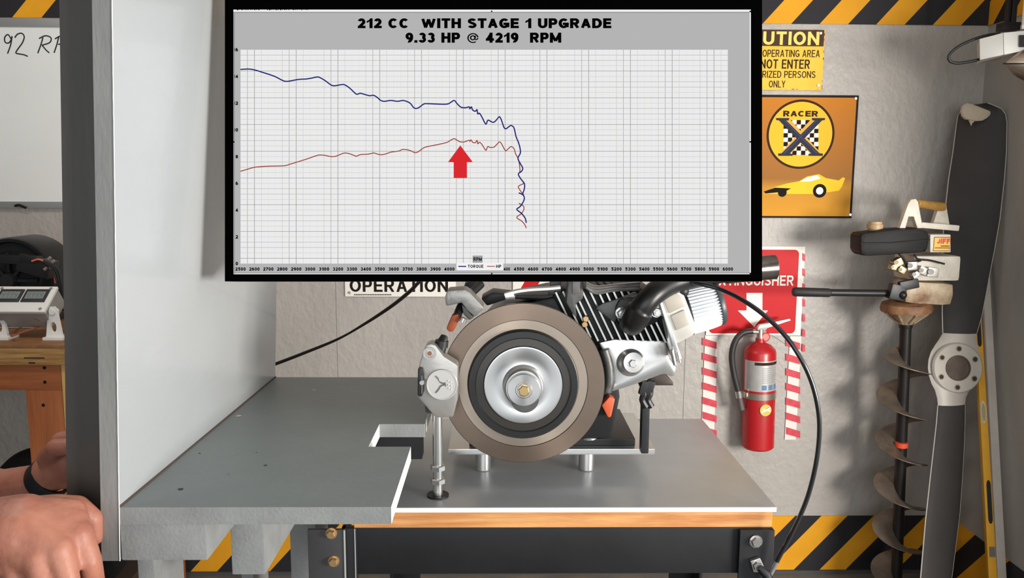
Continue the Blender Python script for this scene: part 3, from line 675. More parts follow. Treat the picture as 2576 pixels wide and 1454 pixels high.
b = MB(); b.box(((x3+x4)/2, 1.2+0.045, zq2/2), (x4-x3, 0.089, zq2), None, 0.002); part('leg', b, M_bg, sh)
b = MB(); b.box((x5-0.0+0.05, 1.16, 0.05), (0.06, 0.55, 0.04), None, 0.002); part('foot_rail', b, M_bg, sh)
b = MB(); b.cyl(Vector((x2-0.002, 1.02, zq+0.018)), Vector((x3+0.002, 1.02, zq+0.018)), 0.004, None, 12); part('tie_rod', b, M_zinc, sh)
# dark stud outside the panel
so = at(149, 0, HY0+0.02); sb_ = at(168, 1240, HY0+0.02)
b = MB(); zst = at(200, 1280, HY0+0.02).z
q = []
for y_ in (HY0+0.02, HY0+0.11):
    for z_ in (zst, ztop):
        xo = sb_.x+(so.x-sb_.x)*(z_-sb_.z)/(so.z-sb_.z)
        q += [Vector((xo, y_, z_)), Vector((lean(z_)-th-0.0005, y_, z_))]
b._add(q, [(0, 1, 3, 2), (4, 6, 7, 5), (1, 5, 7, 3), (0, 2, 6, 4), (2, 3, 7, 6), (0, 4, 5, 1)])
part('stud', b, M_dk, sh, False, 'dark grey upright stud')
b = MB(); b.box(((xin+0.05+xfr)/2, 1.165, zsb-0.018), (xfr-xin-0.06, 0.03, 0.034)); part('slot_bar', b, M_black_steel, sh)
# paint nicks on shelf and panel
for x, y, w in ((665, 1032, 3), (502, 1140, 10), (645, 1138, 7), (575, 1193, 5), (668, 1170, 14), (760, 961, 6), (790, 981, 16), (600, 1046, 26), (455, 1230, 22)):
    p = atz(x, y, zS+0.0004); r = w*0.0002
    b = MB(); b.quad(*[p+Vector((math.cos(k*PI/4)*r*random.uniform(.5, 1.2), math.sin(k*PI/4)*r*.7, 0)) for k in range(8)])
    part('nick', b, mat('nick_dark' if w in (10, 7, 14, 5, 22) else 'chipped_paint', (62, 60, 58), 0.8), sh, False)

# ------------------------------------------------------------------ engine
EY = 1.16
M_cast = mat('cast_aluminium', (150, 148, 144), 0.4, 0.75, 0.15, 30, 0.15, 120)
M_cast_d = mat('grey_cast_dark', (92, 91, 89), 0.45, 0.6, 0.2, 25, 0.15, 100)
M_polish = mat('bright_aluminium', (214, 213, 210), 0.24, 0.9, 0.06, 10)
M_fin = mat('black_fin', (24, 24, 25), 0.5, 0.2)
M_finedge = mat('machined_edge', (196, 194, 188), 0.3, 0.85)
eng = thing('engine', 'small single cylinder engine with slanted black finned cylinder on the test bench', 'engine', at(1480, 1180, 1.25))
zP = atz(1480, 1180, zT)   # front spacer foot on the bench
pY = zP.y
zpl1 = at(1480, 1127, pY-0.02).z; zpl0 = at(1480, 1141, pY-0.02).z
# aluminium mounting plate on spacers
xp0, xp1 = at(1130, 1130, pY).x, at(1640, 1130, pY).x
mpl = thing('mounting_plate', 'aluminium plate on four round spacers under the engine', 'plate', ((xp0+xp1)/2, pY+0.08, zT))
b = MB(); b.box(((xp0+xp1)/2, pY+0.075, (zpl0+zpl1)/2), (xp1-xp0, 0.2, zpl1-zpl0), None, 0.001); part('plate', b, M_polish, mpl)
for xx in (at(1475, 1160, pY).x, at(1215, 1160, pY).x):
    for yy in (pY, pY+0.14):
        b = MB(); b.cyl((xx, yy, zT+0.0004), (xx, yy, zpl0), 0.0125, None, 28, 0.001); part('spacer', b, M_polish, mpl)
# dark base rail and crankcase
xe0, xe1 = at(1180, 1000, 1.25).x, at(1600, 1000, 1.25).x
b = MB(); b.box(((xe0+xe1)/2, pY+0.075, zpl1+0.006), (xe1-xe0, 0.17, 0.0115), None, 0.002); part('base_rail', b, M_blk2, eng)
zc = at(1316, 968, 1.2).z; xc = at(1316, 968, 1.2).x
b = MB(); b.ppx([(1190, 1105), (1175, 960), (1200, 850), (1270, 775), (1400, 745), (1500, 800), (1545, 880), (1560, 1000), (1540, 1105)], 1.205, 1.38, 0.006)
cc = part('crankcase', b, M_blk2, eng)
# crank snout carrying the rotor
b = MB(); b.cyl((xc, 1.12, zc), (xc, 1.22, zc), 0.02, None, 28); part('crankshaft', b, M_cast_d, eng)
# shroud
M_shr = mat('shroud_aluminium', (205, 204, 201), 0.28, 0.88, 0.06, 9)
sh_px = [(1505, 862), (1547, 853), (1676, 857), (1684, 900), (1703, 925), (1698, 950), (1668, 942), (1600, 968), (1530, 990), (1545, 965), (1541, 930), (1522, 895)]
b = MB(); b.ppx(sh_px, 1.185, 1.30, 0.005); shr = part('cooling_shroud', b, M_shr, eng)
b = MB(); p = at(1588, 911, 1.185); b.lathe(p+Vector((0, 0.004, 0)), (0.15, -1, 0.1), [(0, 0.023), (0.006, 0.020), (0.012, 0.015), (0.0125, 0)], 28); part('boss', b, M_polish, shr)
b = MB(); b.hexnut(p+Vector((0, -0.008, 0)), (0.15, -1, 0.1), 0.0062, 0.005); part('bolt', b, M_zinc, shr)
b = MB(); b.tube(spx([(1520, 880, 1.18), (1530, 920, 1.18), (1532, 960, 1.18), (1526, 985, 1.18)], 0), 0.008, 12); part('shroud_lip', b, M_cast_d, shr)
# fins: plates perpendicular to the cylinder axis (27 deg up to the right)
AX = math.radians(27); ax = Vector((math.cos(AX), 0, math.sin(AX))); pr = Vector((-math.sin(AX), 0, math.cos(AX)))
def finplate(bx, by, tx, ty, Y0, Y1, w=0.0028):
    B = at(bx, by, Y0); T = at(tx, ty, Y0)
    b = MB(); d = ax*w/2
    b.prism([B-d, B+d, T+d, T-d], (0, Y1-Y0, 0), 0.0004); return b, B, T
fins = [((1448, 840), (1398, 735)), ((1468, 845), (1416, 733)), ((1486, 850), (1434, 735)), ((1505, 858), (1446, 733)), ((1524, 856), (1464, 730)), ((1543, 856), (1483, 730)),
        ((1562, 856), (1503, 728)), ((1581, 857), (1521, 726)), ((1600, 857), (1540, 726)), ((1619, 858), (1560, 728)), ((1638, 858), (1580, 734)), ((1657, 859), (1603, 745)), ((1675, 862), (1625, 758))]
for k, (B0, T0) in enumerate(fins):
    Y0 = 1.19 if k < 6 else 1.178
    b, B, T = finplate(*B0, *T0, Y0, Y0+0.11); f = part('cooling_fin', b, M_fin, eng)
    b = MB(); d = ax*0.0013; e = Vector((0, -0.0006, 0)); b.quad(B-d+e, B+d+e, T+d+e, T-d+e); part('fin_edge', b, M_finedge, f, False)
b = MB(); b.ppx([(1440, 840), (1390, 745), (1410, 725), (1640, 725), (1690, 850), (1690, 870), (1500, 870)], 1.202, 1.29, 0.004); part('cylinder_core', b, M_fin, eng)
# head flange around the exhaust port
b = MB(); b.ppx([(1553, 800), (1548, 775), (1560, 752), (1590, 748), (1640, 765), (1664, 770), (1668, 790), (1652, 812), (1610, 830), (1585, 826)], 1.166, 1.182, 0.003); part('exhaust_flange', b, M_blk2, eng)
b = MB(); b.ppx([(1498, 776), (1516, 764), (1556, 752), (1600, 735), (1606, 742), (1560, 765), (1553, 800), (1545, 812)], 1.172, 1.182, 0.002); part('head_casting', b, M_cast_d, eng)
for x, y in ((1562, 786), (1650, 783)):
    p = at(x, y, 1.166); b = MB(); b.cyl(p, p-Vector((0, 0.004, 0)), 0.0085, 0.0085, 20); b.hexnut(p-Vector((0, 0.004, 0)), (0, -1, 0), 0.0068, 0.008); b.cyl(p-Vector((0, 0.011, 0)), p-Vector((0, 0.016, 0)), 0.0035, None, 10); part('stud_nut', b, M_zinc, eng)
for x, y in ((1473, 801), (1470, 815)):
    p = at(x, y, 1.186); b = MB(); b.hexnut(p, (0, -1, 0), 0.005, 0.006); part('bolt', b, M_zy, eng)
# exhaust header
pts = spx([(1590, 812, 1.165), (1600, 798, 1.135), (1617, 770, 1.125), (1646, 738, 1.13), (1690, 712, 1.15), (1760, 692, 1.17), (1850, 680, 1.18), (1950, 671, 1.18)], 0, 10)
M_exh = mat('exhaust_black', (40, 39, 38), 0.36, 0.35, 0.25, 12)
b = MB(); b.tube(pts, [0.019]*18+[0.0165]*(len(pts)-18), 24); exh = part('exhaust_pipe', b, M_exh, eng)
e0, e1 = pts[-14], pts[-1]; b = MB(); Lx = (e1-e0).length; b.lathe(e0, e1-e0, [(0, 0.0165), (0.002, 0.0182), (Lx-0.001, 0.0182), (Lx, 0.0176), (Lx, 0.0155), (Lx-0.03, 0.015), (Lx-0.03, 0)], 32); part('exhaust_tip', b, mat('burnt_chrome', (112, 104, 98), 0.22, 0.9, 0.4, 30), exh)
# grey bracket and linkage rods above the fins
b = MB(); b.ppx([(1424, 762), (1430, 700), (1470, 700), (1467, 752), (1448, 766), (1452, 800), (1440, 790)], 1.155, 1.18, 0.003); br = part('carburettor_bracket', b, M_cast_d, eng)
b = MB(); b.ppx([(1440, 704), (1461, 704), (1458, 738), (1440, 740)], 1.1535, 1.156, 0.001); part('bracket_pocket', b, mat('pocket_grey', (108, 106, 104), 0.4, 0.4), br)
for A in ([(1290, 748, 1.19), (1290, 737, 1.19), (1330, 730, 1.19), (1380, 727, 1.19), (1410, 724, 1.19)],):
    b = MB(); P = spx(A, 0, 5); b.tube(P, [0.0045]*len(P), 8); b.box(at(1282, 745, 1.19), (0.014, 0.012, 0.013), (0, -.3, 0), 0.002); part('throttle_lever', b, M_zinc, eng)
for dy in (0, 7, 15):
    b = MB(); b.tube(spx([(1474, 712+dy*.7, 1.15), (1500, 722+dy, 1.15), (1545, 718+dy*.8, 1.15), (1610, 712+dy, 1.15)], 0, 5), 0.0024, 8); part('linkage_rod', b, M_zinc, eng)
b = MB(); b.ppx([(1210, 752), (1240, 735), (1300, 742), (1380, 742), (1418, 720), (1424, 760), (1400, 775), (1370, 757), (1280, 752), (1225, 770)], 1.21, 1.26, 0.003); part('fan_cover', b, M_blk, eng)
b = MB(); b.ppx([(1380, 742), (1385, 705), (1412, 702), (1412, 742)], 1.20, 1.22, 0.002); part('control_tab', b, M_cast_d, eng)
b = MB(); b.ppx([(1160, 745), (1170, 712), (1205, 700), (1200, 730), (1180, 752)], 1.22, 1.26, 0.004); part('breather_hose', b, M_blk, eng)
# carburettor insulator and intake
M_ins = mat('satin_carb_body', (206, 203, 194), 0.4, 0.3, 0.06, 16)
cb_px = [(1663, 745), (1702, 729), (1722, 743), (1756, 832), (1742, 846), (1704, 866), (1692, 858)]
b = MB(); b.ppx(cb_px, 1.15, 1.22, 0.004); cbp = part('carburettor', b, M_ins, eng)
b = MB(); b.ppx([(1668, 750), (1700, 737), (1716, 748), (1725, 770), (1684, 789)], 1.147, 1.151, 0.0015); b.ppx([(1687, 795), (1722, 779), (1736, 816), (1702, 832)], 1.147, 1.151, 0.0015); part('carburettor_pad', b, mat('carb_pad', (180, 172, 158), 0.45, 0.2), cbp)
b = MB(); b.ppx([(1657, 756), (1664, 748), (1716, 902), (1709, 912), (1700, 908)], 1.145, 1.225, 0.002); part('intake_flange', b, M_polish, eng)
b = MB(); b.tube([at(1690, 880, 1.14), at(1698, 918, 1.14)], 0.003, 10); b.tube([at(1704, 885, 1.14), at(1710, 912, 1.14)], 0.0022, 10); part('flange_stud', b, M_zinc, eng)
b = MB(); b.ball(at(1716, 732, 1.16), 0.010); b.tube([at(1708, 765, 1.19), at(1728, 780, 1.19)], 0.022, 20); part('intake_boot', b, M_blk, eng)
# air filter: pleated drum
fc0 = at(1727, 782, 1.19); fc1 = at(1806, 762, 1.19); fax = (fc1-fc0).normalized(); fl = (fc1-fc0).length; fr = 61*kpx(fc0)
M_fil = mat('filter_cotton', (232, 236, 238), 0.7, 0, 0.04, 10)
fil = part('air_filter', MB().cyl(fc0, fc1, fr*0.86, None, 40), mat('filter_core', (120, 124, 126), 0.8), eng)
u = fax.orthogonal().normalized(); w_ = fax.cross(u); n = 44
b = MB(); V = []; Fc = []
for i in range(2*n):
    a = PI*i/n; r = fr*(1.0 if i % 2 else 0.9)
    for k in range(7):
        tt = k/6; bow = 1.0 - 0.10*(tt**3)
        V.append(fc0+fax*(tt*fl)+(u*math.cos(a)+w_*math.sin(a))*r*bow)
for i in range(2*n):
    j = (i+1) % (2*n)
    for k in range(6): Fc.append((i*7+k, j*7+k, j*7+k+1, i*7+k+1))
b._add(V, Fc); o = part('pleats', b, M_fil, fil, False); o['kind'] = 'stuff'
b = MB(); b.lathe(fc0-fax*0.006, fax, [(0, 0), (0, fr*0.95), (0.002, fr*1.02), (0.007, fr*1.02), (0.008, fr*0.9)], 48); part('rim', b, M_blk, fil)
b = MB(); b.lathe(fc1-fax*0.002, fax, [(-0.003, fr*0.86), (-0.001, fr*0.94), (0.003, fr*0.93), (0.006, fr*0.86), (0.0062, 0)], 48); part('end_cap', b, mat('cap_dark', (58, 66, 68), 0.4), fil)
# small things right of the rotor
b = MB(); b.ppx([(1513, 1020), (1534, 997), (1548, 1004), (1538, 1050), (1530, 1052)], 1.19, 1.21, 0.003); part('warning_flap', b, mat('orange_plastic', (214, 92, 52), 0.4), eng, label='orange plastic flap')
for dx in (0, 14):
    b = MB(); P = spx([(1612+dx, 960, 1.2), (1622+dx, 985, 1.19), (1616+dx, 1005, 1.19), (1625+dx, 1024, 1.19)], 0, 5); b.tube(P, [0.005]*len(P), 8); b.box(at(1620+dx, 975, 1.19), (0.012, 0.01, 0.022), (0, 0.25, 0), 0.002); part('latch_lever', b, M_blk, eng)
b = MB(); b.box(at(1622, 1050, 1.215), (0.012, 0.02, 0.11), None, 0.003); part('latch_post', b, M_blk, eng)
b = MB(); b.ppx([(1632, 960), (1640, 943), (1664, 934), (1694, 962), (1694, 970), (1650, 970)], 1.215, 1.285, 0.0015); part('latch_bracket', b, mat('bronze_steel', (70, 60, 54), 0.45, 0.5), eng)
p = at(1480, 1124, pY-0.005)
b = MB(); b.cyl((p.x, p.y, zpl1+0.0115), (p.x, p.y, zpl1+0.0135), 0.013, None, 24); b.hexnut((p.x, p.y, zpl1+0.0135), (0, 0, 1), 0.009, 0.008); b.cyl((p.x, p.y, zpl1+0.02), (p.x, p.y, zpl1+0.034), 0.0042, None, 10)
part('mount_bolt', b, M_zinc, eng)
b = MB(); q = Vector((p.x+0.01, p.y+0.03, zpl1+0.0115)); b.cyl(q, q+Vector((0, 0, 0.018)), 0.006, None, 14); b.ball(q+Vector((0.012, 0, 0.024)), 0.007, (1, .5, 1.3)); b.ball(q+Vector((-0.012, 0, 0.024)), 0.007, (1, .5, 1.3)); part('wing_nut', b, M_zinc, eng)
# ------------------------------------------------------------------ brake disc on the crankshaft
RC = at(1316, 966, 1.145); k = kpx(RC)
M_rot = mat('rusty_rotor', (130, 114, 101), 0.36, 0.85, 0.14, 6); M_rot2 = mat('rotor_tan', (172, 158, 144), 0.34, 0.85, 0.1, 6)
M_ring = mat('black_rubber_ring', (36, 36, 36), 0.28, 0.1); M_ring2 = mat('dark_ring_inner', (66, 63, 60), 0.35, 0.5)
M_dish = mat('spun_aluminium', (200, 199, 197), 0.28, 0.92, 0.04, 5)
for m_ in (M_dish, M_rot, M_rot2):
    nt = m_.node_tree; bs = nt.nodes['Principled BSDF']; bs.inputs['Anisotropic'].default_value = 0.75
    tg = nt.nodes.new('ShaderNodeTangent'); tg.direction_type = 'RADIAL'; tg.axis = 'Y'; nt.links.new(tg.outputs[0], bs.inputs['Tangent'])
rot = thing('brake_disc', 'large round brake disc with black ring and silver hub facing the camera', 'disc', (RC.x, RC.y, RC.z))
def ann(prof): return MB().lathe(RC, (0, -1, 0), [(a, r*k) for a, r in prof], 96)
part('friction_face', ann([(-0.005, 139), (-0.005, 204), (-0.004, 206), (-0.001, 206), (0, 204.5), (0, 164), (-0.0012, 162.5)]), M_rot, rot)
part('inner_face', ann([(-0.0012, 163), (-0.0014, 139), (-0.004, 139)]), M_rot2, rot)
part('rubber_ring', ann([(-0.003, 141), (0.005, 139), (0.008, 136), (0.008, 121), (0.006, 118)]), M_ring, rot)
part('carrier_ring', ann([(0.002, 120), (0.006, 118), (0.0065, 100), (0.0, 98)]), M_ring2, rot)
part('hub_dish', ann([(0.001, 99.5), (0.008, 98), (0.0085, 95), (0.004, 70), (0.005, 52), (0.014, 48), (0.020, 47)]), M_dish, rot)
hub = part('hub', ann([(0.018, 50), (0.024, 47), (0.026, 44), (0.026, 42), (0.034, 41), (0.035, 39), (0.035, 0)]), M_dish, rot)
part('hub_recess', ann([(0.0351, 21), (0.0353, 20), (0.033, 17), (0.0356, 16), (0.0356, 15)]), mat('brass_washer', (176, 156, 132), 0.3, 0.9), hub)
part('centre_bolt', MB().hexnut(RC+Vector((0, -0.0345, 0)), (0, -1, 0), 14*k, 0.006), mat('brass_bolt', (216, 184, 128), 0.28, 0.9), hub)
# ------------------------------------------------------------------ caliper
CYc = 1.10
cal = thing('brake_caliper', 'silver brake caliper with round piston cover gripping left side of the disc', 'caliper', at(1100, 1050, CYc+0.04))
M_cal = mat('caliper_silver', (176, 173, 168), 0.36, 0.7, 0.06, 20, 0.06, 120)
body = [(1053, 925), (1064, 885), (1072, 869), (1084, 864), (1096, 869), (1117, 897), (1146, 915), (1152, 921), (1152, 1003), (1140, 1050), (1096, 1052), (1060, 1010), (1049, 998)]
b = MB(); b.ppx(body, CYc, CYc+0.03, 0.003); cb = part('body', b, M_cal, cal)
b = MB(); b.ppx([(1060, 930), (1100, 905), (1120, 930), (1120, 1045), (1070, 1040)], CYc+0.03, CYc+0.08, 0.003); part('rear_body', b, M_cast_d, cal)
pc = at(1112, 967, CYc); kk = kpx(pc)
b = MB(); b.lathe(pc, (0, -1, 0), [(-0.002, 40.5*kk), (0.002, 40*kk), (0.003, 38.5*kk), (0.003, 36.5*kk), (0.0022, 36*kk), (0.0022, 0)], 64); pcv = part('piston_cover', b, mat('cover_silver', (196, 193, 188), 0.4, 0.55), cal)
M_line = mat('engraved_grey', (120, 117, 112), 0.4, 0.5)
yq = CYc-0.0026
for A in ([(1096, 946), (1103, 953), (1109, 962), (1120, 966)], [(1096, 988), (1103, 980), (1109, 971), (1120, 967)], [(1120, 962), (1122, 972)]):
    b = MB(); P = spx(A, yq, 6); b.tube(P, 0.0011, 6); part('cover_mark', b, M_line, pcv)
for x, y in ((1128, 958), (1134, 961), (1128, 968), (1135, 970), (1129, 977), (1135, 979)):
    b = MB(); b.ball(at(x, y, yq), 0.0013, n=8); part('cover_dot', b, mat('cover_bright', (226, 224, 220), 0.35, 0.4), pcv)
pb = at(1081, 889, CYc); b = MB(); b.lathe(pb, (0, -1, 0), [(-0.001, 17*kk), (0.002, 16.5*kk), (0.002, 10*kk), (0.0005, 9.5*kk)], 32); part('bolt_boss', b, M_cal, cal)
part('bolt', MB().hexnut(pb+Vector((0, 0.0006, 0)), (0, -1, 0), 6*kk, 0.0022), mat('rusty_bolt', (140, 96, 66), 0.5, 0.4), cal)
b = MB(); b.ppx([(1051, 928), (1057, 924), (1064, 928), (1066, 940), (1066, 985), (1061, 998), (1053, 999), (1050, 992)], CYc-0.006, CYc+0.001, 0.002); kn = part('adjuster_plate', b, M_blk, cal)
b = MB(); b.ppx([(1060, 945), (1062.5, 945), (1062.5, 990), (1060, 990)], CYc-0.0068, CYc-0.0058); part('slot', b, M_line, kn, False)
b = MB(); pq = at(1062, 961, CYc-0.006); b.cyl(pq, pq+Vector((0, -0.005, 0)), 0.0032, None, 12); part('screw', b, M_zinc, kn)
b = MB(); b.tube([at(1108, 888, CYc+0.02), at(1112, 862, CYc+0.02), at(1118, 845, CYc+0.025)], [0.0065, 0.008, 0.005], 14); b.cyl(at(1110, 872, CYc+0.02), at(1112, 856, CYc+0.02), 0.0095, None, 12); part('bleeder', b, M_blk, cal)
b = MB(); b.ppx([(1122, 828), (1137, 793), (1150, 790), (1158, 800), (1140, 835), (1130, 836)], CYc+0.012, CYc+0.03, 0.003); part('banjo_block', b, mat('rust_orange', (158, 76, 40), 0.55, 0.2, 0.3, 30), cal, label='rust-orange hose fitting')
b = MB(); b.tube(spx([(1150, 795, 1.12), (1160, 770, 1.14), (1178, 745, 1.17), (1210, 715, 1.20)], 0), 0.006, 12); part('brake_hose', b, M_blk, cal)
b = MB(); b.cyl(at(1163, 810, CYc+0.01), at(1168, 800, CYc+0.01), 0.005, None, 12); part('fitting', b, M_zinc, cal)
# support bracket holding the caliper, standing on the bench, and the silver torque arm
b = MB(); b.ppx([(1119, 748), (1125, 731), (1170, 728), (1184, 737), (1218, 774), (1195, 799), (1173, 779), (1161, 762), (1122, 771)], CYc+0.015, CYc+0.055, 0.003); part('torque_arm', b, M_cast, cal)
b = MB(); b.ppx([(1161, 764), (1193, 799), (1180, 806), (1165, 790)], CYc+0.02, CYc+0.05, 0.002); part('arm_rib', b, M_cast_d, cal)
b = MB(); pz = at(1100, 1045, CYc+0.045); b.cyl((pz.x, pz.y, zT+0.001), (pz.x, pz.y, pz.z+0.03), 0.007, None, 14); part('support_rod', b, M_zinc, cal)
b = MB(); b.cyl((pz.x, pz.y, zT+0.0002), (pz.x, pz.y, zT+0.003), 0.016, None, 24); part('foot_washer', b, M_blk2, cal)
for zz in (0.02, 0.04):
    b = MB(); b.hexnut((pz.x, pz.y, zT+zz), (0, 0, 1), 0.011, 0.008); part('nut', b, M_zinc, cal)

# ------------------------------------------------------------------ fire extinguisher
XY = WY-0.062; fe = at(1906, 1125, XY); kx = pxm(XY)
ex = thing('fire_extinguisher', 'red fire extinguisher with black hose hung on the back wall', 'extinguisher', (fe.x, XY, fe.z))
topc = at(1912, 866, XY); axx = (topc-fe).normalized(); Rr = 40.5*kx; L = (at(1911, 886, XY)-fe).length
M_exr = mat('extinguisher_red', (178, 28, 34), 0.34, 0, 0.08, 6, 0, 60, None, None, 0.1)
b = MB(); b.lathe(fe, axx, [(0, 0), (0, Rr*0.9), (0.006, Rr), (L, Rr), (L+0.012, Rr*0.93), (L+0.026, Rr*0.68), (L+0.034, Rr*0.36), (L+0.036, Rr*0.3), (L+0.05, Rr*0.28), (L+0.05, 0)], 48); part('cylinder', b, M_exr, ex)
def exz(py): return (at(1908, py, XY)-fe).dot(axx)
def wrap(z0, z1, a0, a1, r, n=24):
    t = MB(); rr_ = []
    ref = Vector((0, -1, 0)); ref = (ref-axx*ref.dot(axx)).normalized(); w2 = axx.cross(ref); P = []
    for i in range(n+1):
        a = a0+(a1-a0)*i/n; d = ref*math.cos(a)+w2*math.sin(a); P.append((fe+axx*z0+d*r, fe+axx*z1+d*r))
    for i in range(n): t.quad(P[i][0], P[i+1][0], P[i+1][1], P[i][1])
    return t
lbl = part('label', wrap(exz(976), exz(901), -1.35, 1.1, Rr+0.0006), mat('label_silver', (196, 194, 190), 0.35, 0.4, 0.1, 40), ex)
part('label_header', wrap(exz(911), exz(904), -0.6, 1.1, Rr+0.001), M_brown, lbl)
for i, py in enumerate(range(918, 954, 5)):
    part('label_text', wrap(exz(py+1.6), exz(py), -0.15, 0.95-0.1*(i % 3), Rr+0.001), mat('label_grey', (150, 148, 146), 0.5), lbl)
for a0 in (-0.15, 0.28, 0.72):
    part('label_pictogram', wrap(exz(972), exz(960), a0, a0+0.3, Rr+0.001), mat('label_blue', (92, 122, 160), 0.45), lbl)
part('strap', MB().lathe(fe, axx, [(exz(997), Rr*0.99), (exz(997), Rr+0.003), (exz(982), Rr+0.003), (exz(982), Rr*0.99)], 48), mat('strap_steel', (190, 182, 168), 0.3, 0.8), ex)
stc = fe+axx*exz(1021); ref = Vector((0.12, -1, 0)).normalized(); b = MB(); b.cyl(stc+ref*(Rr-0.004), stc+ref*(Rr+0.0014), 0.0205, None, 30); stk = part('badge', b, mat('badge_gold', (214, 190, 96), 0.35, 0.4), ex)
b = MB(); b.tube([stc+ref*(Rr+0.002)+Vector((-0.016, 0, -0.007)), stc+ref*(Rr+0.0028)+Vector((0, 0, 0.0)), stc+ref*(Rr+0.002)+Vector((0.014, 0, 0.010))], 0.0035, 8); b.tube([stc+ref*(Rr+0.002)+Vector((-0.014, 0, 0.004)), stc+ref*(Rr+0.002)+Vector((0.015, 0, -0.003))], 0.003, 8); part('badge_mark', b, mat('badge_white', (236, 234, 220), 0.4), stk)
vt = fe+axx*(L+0.05)
b = MB(); b.cyl(vt-axx*0.004, vt+axx*0.03, 0.013, 0.011, 20); b.cyl(at(1884, 834, XY), at(1926, 836, XY), 0.008, None, 16); part('valve', b, mat('valve_alu', (180, 174, 166), 0.35, 0.8), ex)
b = MB(); g = at(1926, 848, XY-0.012); b.cyl(g+Vector((0, 0.01, 0)), g, 0.0165, None, 28, 0.002); gg = part('gauge', b, M_exr, ex)
b = MB(); b.cyl(g, g+Vector((0, -0.001, 0)), 0.0115, None, 24); part('gauge_dial', b, mat('dial_pink', (216, 120, 112), 0.4), gg)
b = MB(); b.ppx([(1905, 827), (1912, 818), (1986, 802), (1990, 806), (1930, 826), (1925, 833), (1908, 833)], XY-0.008, XY+0.008, 0.001); part('lever', b, mat('lever_grey', (190, 186, 178), 0.4, 0.6), ex)
b = MB(); b.tube(spx([(1893, 833), (1868, 838), (1849, 860), (1841, 895), (1846, 940), (1857, 985)], XY-0.02, 8), 0.0105, 16); part('hose', b, mat('hose_black', (46, 44, 43), 0.4), ex)
b = MB(); b.cyl(at(1857, 983, XY-0.02), at(1860, 1000, XY-0.02), 0.0115, None, 16); part('ferrule', b, M_zinc, ex)
b = MB(); b.cyl(at(1860, 999, XY-0.02), at(1866, 1030, XY-0.02), 0.0095, 0.011, 16); part('nozzle', b, mat('nozzle_grey', (88, 84, 80), 0.45), ex)
b = MB(); b.tube(spx([(1938, 842), (1955, 852), (1978, 868)], XY-0.01, 4), 0.0009, 6); part('seal_wire', b, M_zinc, ex)
b = MB(); bm_ = fe+axx*exz(990); b.box((bm_.x, (XY+Rr*.9+WY)/2, bm_.z), (0.03, WY-XY-Rr*.9, 0.16)); part('wall_bracket', b, M_blk2, ex)

# ------------------------------------------------------------------ power auger
AY = 2.58
M_cream = mat('stained_cream', (206, 190, 160), 0.5, 0.1, 0, 14, 0.15, 70, None, (120, 82, 52)); M_cream2 = mat('dirty_white', (214, 206, 190), 0.5, 0, 0.2, 20)
sh0 = at(2278, 822, AY); d_ = at(2256, 1430, AY+0.02)-sh0; tb_ = (0.03-sh0.z)/d_.z; sh1 = sh0+d_*tb_
ag = thing('earth_auger', 'engine-driven earth auger with spiral flights leaning by the back wall', 'auger', (sh1.x, sh1.y, 0))
ka = pxm(AY)
b = MB(); b.cyl(sh0, sh1, 14*ka, None, 20); part('shaft', b, mat('auger_shaft', (52, 49, 47), 0.4, 0.6, 0.2, 14), ag)
def helix(name, z_from, z_to, r):
    axis = (sh1-sh0).normalized(); u = Vector((0, -1, 0)); u = (u-axis*u.dot(axis)).normalized(); w2 = axis.cross(u); P = []; V = []; Fc = []
    pitch = 121*ka; Ltot = (sh1-sh0).length; s0 = (at(2268, 889, AY)-sh0).dot(axis)
    N = int((Ltot-s0)/pitch*40); off = PI/2
    for i in range(N+1):
        s = s0+pitch*(i-6)/40; a = off-2*PI*(i-6)/40
        rad = r*min(1, 0.15+i/9) if i < 9 else r
        dd = u*math.cos(a)+w2*math.sin(a)
        if s > Ltot-0.005: break
        for rr_ in (11*ka, rad):
            c_ = sh0+axis*s+dd*rr_; V += [c_-axis*0.0016, c_+axis*0.0016]
    m = len(V)//4
    for i in range(m-1):
        q = 4*i; Fc += [(q, q+2, q+6, q+4), (q+1, q+5, q+7, q+3), (q+2, q+3, q+7, q+6), (q, q+4, q+5, q+1)]
    b = MB(); b._add(V, Fc); return b
part('spiral_flight', helix('f', 0, 0, 64*ka), mat('auger_steel', (132, 118, 104), 0.45, 0.55, 0.35, 16, 0.1, 60), ag)
b = MB(); p = at(2268, 1118, AY); axs = (sh1-sh0).normalized(); b.cyl(p-axs*0.008, p+axs*0.008, 15.5*ka, None, 20); part('marker_band', b, mat('orange_tape', (230, 84, 50), 0.5), ag, label='orange tape band')
b = MB(); b.cyl(sh1-axs*0.03, Vector((sh1.x, sh1.y, 0.0)), 0.03, 0.004, 14); part('point', b, M_cast_d, ag)
gc = at(2284, 768, AY)
b = MB(); b.lathe(sh0, -axs, [(-0.004, 0), (-0.004, 16*ka), (0.008, 17*ka), (0.010, 17*ka), (0.011, 0)], 24); part('collar', b, M_blk2, ag)
b = MB(); b.lathe(sh0, -axs, [(0.010, 18*ka), (0.018, 20*ka), (0.03, 32*ka), (0.052, 52*ka), (0.053, 0)], 32); gb = part('gear_cone', b, M_cream, ag)
for k_ in range(8):
    a = 2*PI*k_/8; u = axs.orthogonal().normalized(); w2 = axs.cross(u); d2 = u*math.cos(a)+w2*math.sin(a)
    b = MB(); b.tube([sh0-axs*0.014+d2*20*ka, sh0-axs*0.05+d2*53*ka], 0.004, 6); part('rib', b, M_cream, gb)
